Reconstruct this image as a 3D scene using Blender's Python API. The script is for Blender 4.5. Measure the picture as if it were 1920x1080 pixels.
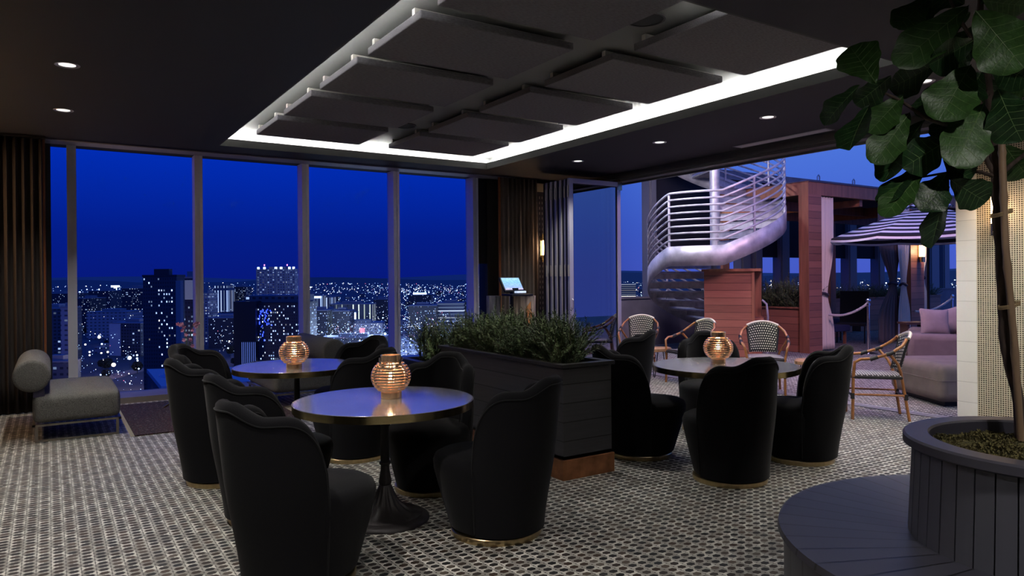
import bpy, bmesh, math, random
from math import sin, cos, pi, radians as RAD, sqrt, atan2, hypot
from mathutils import Vector, Matrix, Euler

for _o in list(bpy.data.objects):
    bpy.data.objects.remove(_o)
SC = bpy.context.scene
COL = SC.collection

# ------------------------------------------------------------------ camera
YAW, PIT, ROLL = 0.57604, -0.00101, -0.008671
FPX, CX, CY, EYE = 1337.65, 960.0, 523.91, 1.5
Fv = Vector((sin(YAW)*cos(PIT), cos(YAW)*cos(PIT), sin(PIT)))
_rt = Vector((cos(YAW), -sin(YAW), 0.0)); _up = _rt.cross(Fv)
Rv = cos(ROLL)*_rt + sin(ROLL)*_up
Uv = -sin(ROLL)*_rt + cos(ROLL)*_up
cam_data = bpy.data.cameras.new('camera'); cam = bpy.data.objects.new('camera', cam_data); COL.objects.link(cam)
m = Matrix((Rv, Uv, -Fv)).transposed().to_4x4(); m.translation = Vector((0, 0, EYE)); cam.matrix_world = m
cam_data.sensor_width = 36.0; cam_data.lens = FPX*36.0/1920.0
cam_data.shift_y = (CY-540.0)/1920.0
cam_data.clip_start = 0.05; cam_data.clip_end = 30000
SC.camera = cam
SC.view_settings.view_transform = 'Standard'; SC.view_settings.look = 'None'
SC.view_settings.gamma = 1.0; SC.view_settings.exposure = 0.0
SC.view_settings.use_curve_mapping = False

def at(px, py, d):
    "world point seen in direction (px,py) of the 1920x1080 frame at camera depth d"
    return Vector((0, 0, EYE)) + d*(Fv + Rv*((px-CX)/FPX) - Uv*((py-CY)/FPX))

# ------------------------------------------------------------------ sky
W = bpy.data.worlds.new('dusk_sky'); SC.world = W; W.use_nodes = True
nt = W.node_tree; nt.nodes.clear()
def N(tree, t, **k):
    n = tree.nodes.new(t)
    for a, v in k.items(): setattr(n, a, v)
    return n
tc = N(nt, 'ShaderNodeTexCoord'); sp = N(nt, 'ShaderNodeSeparateXYZ'); nt.links.new(tc.outputs['Generated'], sp.inputs[0])
# elevation ramp (deep blue over the city) and a brighter afterglow towards +X
def ramp(tree, stops, fac):
    r = N(tree, 'ShaderNodeValToRGB'); cr = r.color_ramp
    while len(cr.elements) < len(stops): cr.elements.new(0.5)
    for e, (p, c) in zip(cr.elements, stops):
        e.position = p; e.color = (*c, 1)
    tree.links.new(fac, r.inputs[0]); return r
rA = ramp(nt, [(0.0, (.004, .014, .20)), (.06, (.002, .018, .25)), (.2, (.000, .046, .53)), (.6, (.010, .10, .74))], sp.outputs[2])
rB = ramp(nt, [(0.0, (.06, .10, .55)), (.06, (.055, .115, .60)), (.22, (.080, .205, .76)), (.6, (.075, .20, .76))], sp.outputs[2])
az = N(nt, 'ShaderNodeMath', operation='SUBTRACT'); nt.links.new(sp.outputs[0], az.inputs[0]); nt.links.new(sp.outputs[1], az.inputs[1])
mr = N(nt, 'ShaderNodeMapRange', interpolation_type='SMOOTHSTEP'); mr.inputs[1].default_value = -.40; mr.inputs[2].default_value = .12
nt.links.new(az.outputs[0], mr.inputs[0])
mx = N(nt, 'ShaderNodeMixRGB'); nt.links.new(mr.outputs[0], mx.inputs[0]); nt.links.new(rA.outputs[0], mx.inputs[1]); nt.links.new(rB.outputs[0], mx.inputs[2])
bg = N(nt, 'ShaderNodeBackground'); bg.inputs[1].default_value = 1.0; nt.links.new(mx.outputs[0], bg.inputs[0])
wo = N(nt, 'ShaderNodeOutputWorld'); nt.links.new(bg.outputs[0], wo.inputs[0])

# ------------------------------------------------------------------ lights that have no visible fixture in the frame
def lamp(name, kind, loc, power, color=(1, 1, 1), size=.1, rot=(0, 0, 0), parent=None, **k):
    l = bpy.data.lights.new(name, kind); l.energy = power; l.color = color
    if kind == 'AREA': l.size = size
    else: l.shadow_soft_size = size
    for a, v in k.items(): setattr(l, a, v)
    o = bpy.data.objects.new(name, l); o.location = loc; o.rotation_euler = rot; COL.objects.link(o)
    if parent: o.parent = parent
    return o
WARM = (1.0, .955, .90)
DOWN_W = 142.0
# ------------------------------------------------------------------ materials
MATS = {}
def mat(name, col=(.5, .5, .5), rough=.6, metal=0.0, spec=.5, emit=None, estr=0.0, noise=None, bump=None, sheen=0.0, coat=0.0):
    if name in MATS: return MATS[name]
    M = bpy.data.materials.new(name); M.use_nodes = True; t = M.node_tree; b = t.nodes['Principled BSDF']
    b.inputs['Base Color'].default_value = (*col, 1); b.inputs['Roughness'].default_value = rough
    b.inputs['Metallic'].default_value = metal; b.inputs['Specular IOR Level'].default_value = spec
    if sheen: b.inputs['Sheen Weight'].default_value = sheen
    if coat: b.inputs['Coat Weight'].default_value = coat
    if emit: b.inputs['Emission Color'].default_value = (*emit, 1); b.inputs['Emission Strength'].default_value = estr
    if noise:   # (scale xyz or float, amount)
        sc, am = noise
        tcn = N(t, 'ShaderNodeTexCoord'); mp = N(t, 'ShaderNodeMapping'); mp.inputs['Scale'].default_value = sc if isinstance(sc, tuple) else (sc,)*3
        nz = N(t, 'ShaderNodeTexNoise'); nz.inputs['Scale'].default_value = 1; nz.inputs['Detail'].default_value = 4
        t.links.new(tcn.outputs['Object'], mp.inputs[0]); t.links.new(mp.outputs[0], nz.inputs[0])
        c0 = tuple(max(0, c*(1-am)) for c in col); c1 = tuple(min(1, c*(1+am)) for c in col)
        r = ramp(t, [(.3, c0), (.7, c1)], nz.outputs['Fac']); t.links.new(r.outputs[0], b.inputs['Base Color'])
    if bump:
        sc, st = bump
        tcn = N(t, 'ShaderNodeTexCoord'); mp = N(t, 'ShaderNodeMapping'); mp.inputs['Scale'].default_value = sc if isinstance(sc, tuple) else (sc,)*3
        nz = N(t, 'ShaderNodeTexNoise'); nz.inputs['Scale'].default_value = 1; nz.inputs['Detail'].default_value = 3
        bp = N(t, 'ShaderNodeBump'); bp.inputs['Strength'].default_value = st; bp.inputs['Distance'].default_value = .004
        t.links.new(tcn.outputs['Object'], mp.inputs[0]); t.links.new(mp.outputs[0], nz.inputs[0])
        t.links.new(nz.outputs['Fac'], bp.inputs['Height']); t.links.new(bp.outputs[0], b.inputs['Normal'])
    MATS[name] = M; return M

def math_(t, op, a, b=None, c=None):
    n = N(t, 'ShaderNodeMath', operation=op)
    for i, v in enumerate((a, b, c)):
        if v is None: continue
        if isinstance(v, (int, float)): n.inputs[i].default_value = v
        else: t.links.new(v, n.inputs[i])
    return n.outputs[0]

def glass(name, tint, refl=.06, rough=0.0, fres=.25):
    M = bpy.data.materials.new(name); M.use_nodes = True; t = M.node_tree; t.nodes.clear()
    a = N(t, 'ShaderNodeBsdfTransparent'); a.inputs[0].default_value = (*tint, 1)
    g = N(t, 'ShaderNodeBsdfGlossy'); g.inputs['Roughness'].default_value = rough; g.inputs[0].default_value = (1, 1, 1, 1)
    f = N(t, 'ShaderNodeLayerWeight'); f.inputs['Blend'].default_value = .25
    fac = math_(t, 'ADD', math_(t, 'MULTIPLY', f.outputs['Fresnel'], fres), refl)
    mxs = N(t, 'ShaderNodeMixShader'); t.links.new(fac, mxs.inputs[0]); t.links.new(a.outputs[0], mxs.inputs[1]); t.links.new(g.outputs[0], mxs.inputs[2])
    o = N(t, 'ShaderNodeOutputMaterial'); t.links.new(mxs.outputs[0], o.inputs[0])
    MATS[name] = M; return M

def mosaic_floor():
    M = bpy.data.materials.new('mosaic_floor'); M.use_nodes = True; t = M.node_tree; b = t.nodes['Principled BSDF']
    g = N(t, 'ShaderNodeTexCoord'); s = N(t, 'ShaderNodeSeparateXYZ'); t.links.new(g.outputs['Object'], s.inputs[0])
    PX, PY = .066, .052
    u = math_(t, 'DIVIDE', s.outputs[0], PX); v = math_(t, 'DIVIDE', s.outputs[1], PY)
    fu = math_(t, 'FRACT', u); fv = math_(t, 'FRACT', v)
    cu = math_(t, 'ABSOLUTE', math_(t, 'SUBTRACT', fu, .5)); cv = math_(t, 'ABSOLUTE', math_(t, 'SUBTRACT', fv, .5))
    # elongated hexagon: |v|<.34 and |u| + .55|v| < .40
    h1 = math_(t, 'LESS_THAN', cv, .34); h2 = math_(t, 'LESS_THAN', math_(t, 'ADD', cu, math_(t, 'MULTIPLY', cv, .60)), .41)
    hexa = math_(t, 'MULTIPLY', h1, h2)
    # small dark lozenges at the cell corners
    au = math_(t, 'SUBTRACT', .5, cu); av = math_(t, 'SUBTRACT', .5, cv)
    dia = math_(t, 'LESS_THAN', math_(t, 'ADD', math_(t, 'MULTIPLY', au, 1.3), math_(t, 'MULTIPLY', av, 1.0)), .115)
    fl = N(t, 'ShaderNodeCombineXYZ'); t.links.new(math_(t, 'FLOOR', u), fl.inputs[0]); t.links.new(math_(t, 'FLOOR', v), fl.inputs[1])
    wn = N(t, 'ShaderNodeTexWhiteNoise', noise_dimensions='2D'); t.links.new(fl.outputs[0], wn.inputs[0])
    rd = ramp(t, [(0, (.010, .010, .011)), (.3, (.028, .027, .028)), (.55, (.045, .028, .020)), (.75, (.020, .022, .026)), (.9, (.075, .055, .042)), (1, (.10, .085, .07))], wn.outputs['Value'])
    # light tiles: vary per half cell
    fl2 = N(t, 'ShaderNodeCombineXYZ'); t.links.new(math_(t, 'FLOOR', math_(t, 'MULTIPLY', math_(t, 'ADD', u, .5), 2.0)), fl2.inputs[0]); t.links.new(math_(t, 'FLOOR', math_(t, 'MULTIPLY', math_(t, 'ADD', v, .5), 1.0)), fl2.inputs[1])
    wn2 = N(t, 'ShaderNodeTexWhiteNoise', noise_dimensions='2D'); t.links.new(fl2.outputs[0], wn2.inputs[0])
    rl = ramp(t, [(0, (.20, .19, .165)), (.5, (.36, .345, .305)), (1, (.62, .60, .54))], wn2.outputs['Value'])
    # grout lines
    gl = math_(t, 'ADD', math_(t, 'LESS_THAN', math_(t, 'ABSOLUTE', math_(t, 'SUBTRACT', cv, .345)), .02), math_(t, 'LESS_THAN', math_(t, 'ABSOLUTE', math_(t, 'SUBTRACT', au, .02)), .02))
    m0 = N(t, 'ShaderNodeMixRGB'); m0.inputs[2].default_value = (.22, .21, .195, 1); t.links.new(math_(t, 'MINIMUM', gl, 1.0), m0.inputs[0]); t.links.new(rl.outputs[0], m0.inputs[1])
    m1 = N(t, 'ShaderNodeMixRGB'); t.links.new(hexa, m1.inputs[0]); t.links.new(m0.outputs[0], m1.inputs[1]); t.links.new(rd.outputs[0], m1.inputs[2])
    m2 = N(t, 'ShaderNodeMixRGB'); m2.inputs[2].default_value = (.03, .028, .026, 1); t.links.new(dia, m2.inputs[0]); t.links.new(m1.outputs[0], m2.inputs[1])
    t.links.new(m2.outputs[0], b.inputs['Base Color'])
    b.inputs['Roughness'].default_value = .62; b.inputs['Specular IOR Level'].default_value = .22
    MATS['mosaic_floor'] = M; return M

def planks(name, col, var, pitch, gap=.006, axis=2, rough=.6, grain=(1.5, 1.5, 30), gapcol=None):
    "boards stacked along an axis of object space, each with its own tint; axis 0,1,2, or 'r' for angle about Z"
    M = bpy.data.materials.new(name); M.use_nodes = True; t = M.node_tree; b = t.nodes['Principled BSDF']
    g = N(t, 'ShaderNodeTexCoord'); s = N(t, 'ShaderNodeSeparateXYZ'); t.links.new(g.outputs['Object'], s.inputs[0])
    if axis == 'r':
        c = math_(t, 'ARCTAN2', s.outputs[1], s.outputs[0])
    else:
        c = s.outputs[axis]
    u = math_(t, 'DIVIDE', math_(t, 'ADD', c, 50*pitch), pitch)
    fr = math_(t, 'FRACT', u); fl = math_(t, 'FLOOR', u)
    wn = N(t, 'ShaderNodeTexWhiteNoise', noise_dimensions='1D'); t.links.new(fl, wn.inputs['W'])
    mp = N(t, 'ShaderNodeMapping'); mp.inputs['Scale'].default_value = grain; t.links.new(g.outputs['Object'], mp.inputs[0])
    nz = N(t, 'ShaderNodeTexNoise'); nz.inputs['Scale'].default_value = 1.0; nz.inputs['Detail'].default_value = 5; t.links.new(mp.outputs[0], nz.inputs[0])
    f = math_(t, 'ADD', math_(t, 'MULTIPLY', wn.outputs['Value'], .5), math_(t, 'MULTIPLY', nz.outputs['Fac'], .5))
    r = ramp(t, [(.2, tuple(x*(1-var) for x in col)), (.8, tuple(min(1, x*(1+var)) for x in col))], f)
    gp = math_(t, 'LESS_THAN', fr, gap/pitch)
    m1 = N(t, 'ShaderNodeMixRGB'); m1.inputs[2].default_value = (*(gapcol or tuple(x*.15 for x in col)), 1); t.links.new(gp, m1.inputs[0]); t.links.new(r.outputs[0], m1.inputs[1])
    t.links.new(m1.outputs[0], b.inputs['Base Color']); b.inputs['Roughness'].default_value = rough
    bp = N(t, 'ShaderNodeBump'); bp.inputs['Strength'].default_value = .6; bp.inputs['Distance'].default_value = .006
    t.links.new(math_(t, 'SUBTRACT', 1.0, gp), bp.inputs['Height']); t.links.new(bp.outputs[0], b.inputs['Normal'])
    MATS[name] = M; return M

def tweed(name, dark, light, sc=260):
    M = bpy.data.materials.new(name); M.use_nodes = True; t = M.node_tree; b = t.nodes['Principled BSDF']
    g = N(t, 'ShaderNodeTexCoord')
    outs = []
    for scale in ((sc, sc*.30, sc*.30), (sc*.30, sc*.30, sc), (sc*.30, sc, sc*.30)):
        mp = N(t, 'ShaderNodeMapping'); mp.inputs['Scale'].default_value = scale; t.links.new(g.outputs['Object'], mp.inputs[0])
        nz = N(t, 'ShaderNodeTexNoise'); nz.inputs['Scale'].default_value = 1; nz.inputs['Detail'].default_value = 2; t.links.new(mp.outputs[0], nz.inputs[0]); outs.append(nz.outputs['Fac'])
    f = math_(t, 'DIVIDE', math_(t, 'ADD', math_(t, 'ADD', outs[0], outs[1]), outs[2]), 3.0)
    r = ramp(t, [(.40, dark), (.60, light)], f); t.links.new(r.outputs[0], b.inputs['Base Color'])
    b.inputs['Roughness'].default_value = .95; b.inputs['Specular IOR Level'].default_value = .1
    bp = N(t, 'ShaderNodeBump'); bp.inputs['Strength'].default_value = .35; bp.inputs['Distance'].default_value = .003; t.links.new(f, bp.inputs['Height']); t.links.new(bp.outputs[0], b.inputs['Normal'])
    MATS[name] = M; return M

def tiles(name, c0, c1, grout, pitch, gap, axes=(1, 2), rough=.3, metal=0.0, emis=None):
    M = bpy.data.materials.new(name); M.use_nodes = True; t = M.node_tree; b = t.nodes['Principled BSDF']
    g = N(t, 'ShaderNodeTexCoord'); s = N(t, 'ShaderNodeSeparateXYZ'); t.links.new(g.outputs['Object'], s.inputs[0])
    px, pz = pitch if isinstance(pitch, tuple) else (pitch, pitch)
    u = math_(t, 'DIVIDE', s.outputs[axes[0]], px); v = math_(t, 'DIVIDE', s.outputs[axes[1]], pz)
    gm = math_(t, 'MAXIMUM', math_(t, 'LESS_THAN', math_(t, 'FRACT', u), gap), math_(t, 'LESS_THAN', math_(t, 'FRACT', v), gap*px/pz))
    fl = N(t, 'ShaderNodeCombineXYZ'); t.links.new(math_(t, 'FLOOR', u), fl.inputs[0]); t.links.new(math_(t, 'FLOOR', v), fl.inputs[1])
    wn = N(t, 'ShaderNodeTexWhiteNoise', noise_dimensions='2D'); t.links.new(fl.outputs[0], wn.inputs[0])
    r = ramp(t, [(0, c0), (1, c1)], wn.outputs['Value'])
    m1 = N(t, 'ShaderNodeMixRGB'); m1.inputs[2].default_value = (*grout, 1); t.links.new(gm, m1.inputs[0]); t.links.new(r.outputs[0], m1.inputs[1])
    t.links.new(m1.outputs[0], b.inputs['Base Color']); b.inputs['Roughness'].default_value = rough
    t.links.new(math_(t, 'MULTIPLY', math_(t, 'SUBTRACT', 1.0, gm), metal), b.inputs['Metallic'])
    MATS[name] = M; return M

def facade(name, wall, cell, frac, lit, strength, seed=0.0, fill=(.55, .5), wallemit=None, vert=False):
    "night facade: a grid of windows, some of them lit"
    M = bpy.data.materials.new(name); M.use_nodes = True; t = M.node_tree; b = t.nodes['Principled BSDF']
    g = N(t, 'ShaderNodeTexCoord'); s = N(t, 'ShaderNodeSeparateXYZ'); t.links.new(g.outputs['Object'], s.inputs[0])
    u = math_(t, 'DIVIDE', math_(t, 'ADD', math_(t, 'ADD', s.outputs[0], s.outputs[1]), 500.13), cell[0]); v = math_(t, 'DIVIDE', math_(t, 'ADD', s.outputs[2], 300.0), cell[1])
    wmask = math_(t, 'MULTIPLY', math_(t, 'LESS_THAN', math_(t, 'FRACT', u), fill[0]), math_(t, 'LESS_THAN', math_(t, 'FRACT', v), fill[1]))
    fl = N(t, 'ShaderNodeCombineXYZ'); t.links.new(math_(t, 'FLOOR', u), fl.inputs[0]); t.links.new(math_(t, 'FLOOR', v), fl.inputs[1]); fl.inputs[2].default_value = seed
    wn = N(t, 'ShaderNodeTexWhiteNoise', noise_dimensions='3D'); t.links.new(fl.outputs[0], wn.inputs[0])
    on = math_(t, 'LESS_THAN', wn.outputs['Value'], frac)
    sc = N(t, 'ShaderNodeSeparateColor'); t.links.new(wn.outputs['Color'], sc.inputs[0])
    br = math_(t, 'POWER', sc.outputs[1], 2.0)
    e = math_(t, 'MULTIPLY', math_(t, 'MULTIPLY', wmask, on), math_(t, 'MULTIPLY', math_(t, 'ADD', br, .12), strength))
    # only on the walls, not on the roof
    ge = N(t, 'ShaderNodeNewGeometry'); sg = N(t, 'ShaderNodeSeparateXYZ'); t.links.new(ge.outputs['Normal'], sg.inputs[0])
    e = math_(t, 'MULTIPLY', e, math_(t, 'LESS_THAN', math_(t, 'ABSOLUTE', sg.outputs[2]), .5))
    cr = ramp(t, [(0, lit), (.7, lit), (1, (1.0, .78, .5))], sc.outputs[2])
    mw = N(t, 'ShaderNodeMixRGB'); mw.inputs[1].default_value = (*wall, 1); mw.inputs[2].default_value = (*[c*.25 for c in wall], 1); t.links.new(wmask, mw.inputs[0]); t.links.new(mw.outputs[0], b.inputs['Base Color']); b.inputs['Roughness'].default_value = .5
    t.links.new(cr.outputs[0], b.inputs['Emission Color']); t.links.new(e, b.inputs['Emission Strength'])
    MATS[name] = M; return M

def stripes_umbrella():
    M = bpy.data.materials.new('umbrella_stripe'); M.use_nodes = True; t = M.node_tree; b = t.nodes['Principled BSDF']
    g = N(t, 'ShaderNodeUVMap'); g.uv_map = 'UVMap'; s = N(t, 'ShaderNodeSeparateXYZ'); t.links.new(g.outputs[0], s.inputs[0])
    f = math_(t, 'LESS_THAN', math_(t, 'FRACT', math_(t, 'MULTIPLY', s.outputs[1], 9.0)), .5)
    m1 = N(t, 'ShaderNodeMixRGB'); m1.inputs[1].default_value = (.012, .011, .014, 1); m1.inputs[2].default_value = (.75, .73, .72, 1); t.links.new(f, m1.inputs[0])
    t.links.new(m1.outputs[0], b.inputs['Base Color']); b.inputs['Roughness'].default_value = .9
    MATS['umbrella_stripe'] = M; return M

def weave(name, c0, c1, pitch, size=.56):
    M = bpy.data.materials.new(name); M.use_nodes = True; t = M.node_tree; b = t.nodes['Principled BSDF']
    g = N(t, 'ShaderNodeUVMap'); g.uv_map = 'UVMap'; s = N(t, 'ShaderNodeSeparateXYZ'); t.links.new(g.outputs[0], s.inputs[0])
    u = math_(t, 'DIVIDE', s.outputs[0], pitch); v = math_(t, 'DIVIDE', s.outputs[1], pitch)
    row = math_(t, 'MULTIPLY', math_(t, 'FRACT', math_(t, 'MULTIPLY', math_(t, 'FLOOR', v), .5)), 1.0)
    fu = math_(t, 'FRACT', math_(t, 'ADD', u, row)); fv = math_(t, 'FRACT', v)
    f = math_(t, 'MULTIPLY', math_(t, 'LESS_THAN', fu, size), math_(t, 'LESS_THAN', fv, size))
    m1 = N(t, 'ShaderNodeMixRGB'); m1.inputs[1].default_value = (*c0, 1); m1.inputs[2].default_value = (*c1, 1); t.links.new(f, m1.inputs[0])
    t.links.new(m1.outputs[0], b.inputs['Base Color']); b.inputs['Roughness'].default_value = .5
    MATS[name] = M; return M

black_fabric = mat('black_fabric', (.0078, .0075, .0090), .95, spec=.08, bump=(320, .25), sheen=.06)
piping_m = mat('piping_fabric', (.009, .009, .010), .9, spec=.1, sheen=.1)
gold = mat('gold_plinth', (.55, .42, .23), .28, 1.0, noise=((40, 40, 4), .12))
brass = mat('brass_edge', (.52, .42, .22), .25, 1.0, noise=((6, 6, 60), .15))
pewter = mat('polished_top', (.84, .82, .74), .16, .82, noise=(6, .10))
iron = mat('cast_iron', (.026, .022, .023), .5, .4, bump=(60, .2))
copper = mat('copper', (.86, .56, .37), .22, .75)
copper_d = mat('copper_plinth', (.45, .20, .10), .38, .9, noise=(9, .35))
black_metal = mat('black_metal', (.012, .012, .013), .4, .5)
blackwood = planks('black_boards', (.052, .051, .058), .35, .141, .008, 2, .5, (2, 2, 60))
blackcap = mat('black_cap', (.022, .022, .026), .4, noise=((3, 3, 60), .3))
soil = mat('soil', (.02, .014, .010), 1.0, noise=(40, .5), bump=(60, .8))
ceil_m = mat('ceiling_paint', (.020, .020, .026), .75, spec=.3)
recess_m = mat('recess_paint', (.14, .143, .14), .8)
lip_m = mat('lip_paint', (.032, .032, .031), .8)
felt = mat('felt', (.135, .129, .143), 1.0, spec=.1, noise=((30, 120, 120), .22), bump=(160, .3))
felt_blk = mat('felt_spacer', (.4, .38, .36), 1.0, spec=.1)
alu = mat('aluminium', (.50, .48, .47), .42, .75, noise=((60, 60, 2), .08))
alu_d = mat('mullion_paint', (.66, .66, .74), .5, .3)
alu_l = mat('door_frame_paint', (.48, .47, .50), .45, .5)
gasket_gap_dark = mat('gasket', (.01, .01, .012), .5)  # door pane gasket, also the painted shade between the folded leaves
strip_m = mat('head_trim', (.26, .24, .27), .5, .2)
blind_m = mat('blackout_blind', (.006, .004, .010), .9)
wall_dark = mat('dark_wall', (.020, .018, .018), .8)
curtain_m = mat('curtain_cloth', (.125, .105, .098), .9, spec=.15, bump=((150, 150, 8), .15))
curtain_edge = mat('curtain_edge', (.18, .055, .012), .9)
tweed_m = tweed('grey_tweed', (.018, .0175, .017), (.215, .208, .193), 700)
steel_frame = mat('brushed_frame', (.22, .20, .17), .45, .8)
floor_m = mosaic_floor()
rug_m = None
galv = mat('galvanised', (.50, .49, .50), .50, .50, noise=(5, .30))
galv_d = mat('galvanised_tread', (.42, .41, .43), .5, .5, noise=(8, .25))
cedar = planks('cedar_boards', (.30, .115, .065), .30, .138, .007, 2, .55, (3, 3, 40))
cedar_p = mat('cedar_post', (.27, .105, .050), .55, noise=((14, 14, 1.2), .3))
cream_curtain = mat('cream_cloth', (.72, .65, .56), .95, spec=.1)
grey_curtain = mat('taupe_cloth', (.16, .13, .12), .95, spec=.1)
concrete = mat('concrete', (.22, .19, .21), .9, noise=(3, .2))
stucco = mat('stucco', (.16, .13, .15), .95, noise=(4, .12))
perim_m = mat('facade_mullion', (.17, .165, .18), .55, .3)
slip = mat('linen_slipcover', (.20, .165, .145), .95, spec=.1, noise=(6, .12), bump=(200, .2))
pillow_m = mat('linen_pillow', (.30, .25, .23), .95, spec=.1, noise=(8, .1))
rattan = mat('rattan', (.31, .125, .04), .35, noise=((20, 20, 20), .3))
rattan_wrap = mat('rattan_binding', (.012, .011, .013), .6)
weave_m = weave('woven_seat', (.008, .008, .009), (.80, .77, .66), .031, .47)
weave_s = weave('woven_seat_fine', (.02, .02, .025), (.62, .61, .58), .026, .6)
edge_white = mat('woven_rim', (.72, .68, .58), .6)
liveedge = mat('live_edge_wood', (.36, .20, .10), .5, noise=((10, 4, 10), .4))
white_block = tiles('white_blocks', (.74, .74, .70), (.80, .80, .76), (.40, .40, .38), (2.0, .205), .0016, (1, 2), .85)
gold_mosaic = tiles('gold_mosaic', (.015, .010, .005), (.11, .080, .045), (.62, .56, .42), (.0215, .0204), .34, (1, 2), .35)
bench_m = planks('charcoal_boards', (.034, .033, .046), .10, 2*pi/44, .013, 'r', .45, (5, 5, 5), (.006, .006, .008))
bench_r = mat('charcoal_rim', (.050, .048, .066), .42, noise=(6, .08))
moss_m = mat('moss', (.115, .098, .036), 1.0, noise=(45, .6), bump=(90, 1.0))
bark = mat('bark', (.070, .048, .040), .85, noise=((40, 40, 10), .45), bump=((60, 60, 14), .8))
bamboo_m = mat('bamboo_stake', (.30, .20, .13), .45, noise=((30, 30, 4), .2))
twine = mat('twine', (.35, .25, .14), .9)
leaf_m = mat('fig_leaf', (.013, .042, .013), .38, spec=.4, noise=(7, .35), bump=(22, .35))
leaf_light = mat('fig_leaf_young', (.032, .085, .018), .42, spec=.4, noise=(7, .3), bump=(22, .35))
vein_m = mat('leaf_vein', (.12, .20, .07), .5)
herb_m = mat('rosemary_green', (.065, .105, .040), .7, noise=(9, .5))
herb_l = mat('rosemary_tip', (.14, .20, .07), .7, noise=(9, .4))
herb_stem = mat('herb_stem', (.10, .075, .045), .8)
lampglass = mat('tube_glow', (1, .7, .4), .3, emit=(1.0, .70, .40), estr=7.0)
candle_m = mat('candle_flame', (1, .7, .4), .3, emit=(1.0, .70, .42), estr=30.0)
led_m = mat('led_strip', (1, 1, 1), .3, emit=(1.0, .99, .95), estr=150.0)
down_m = mat('downlight_lens', (1, 1, 1), .3, emit=(1.0, .98, .95), estr=1.1)
screen_m = None
window_glass = glass('tinted_window_glass', (.72, .82, 1.0), .0, fres=.02)
door_glass = glass('door_glass', (.50, .56, .60), .30)
clear_glass = glass('clear_glass', (.95, .95, .95), .04)

# ------------------------------------------------------------------ mesh helpers
def tag(o, label=None, cat=None, group=None, kind=None):
    if label: o['label'] = label
    if cat: o['category'] = cat
    if group: o['group'] = group
    if kind: o['kind'] = kind
    return o
def thing(name, label, cat, loc=(0, 0, 0), rz=0.0, group=None):
    o = bpy.data.objects.new(name, None); o.location = loc; o.rotation_euler = (0, 0, rz); o.empty_display_size = .1
    COL.objects.link(o); return tag(o, label, cat, group)
def copy_tree(o, parent=None):
    c = o.copy(); COL.objects.link(c)
    if parent: c.parent = parent
    for ch in [x for x in bpy.data.objects if x.parent == o]: copy_tree(ch, c)
    return c

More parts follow.
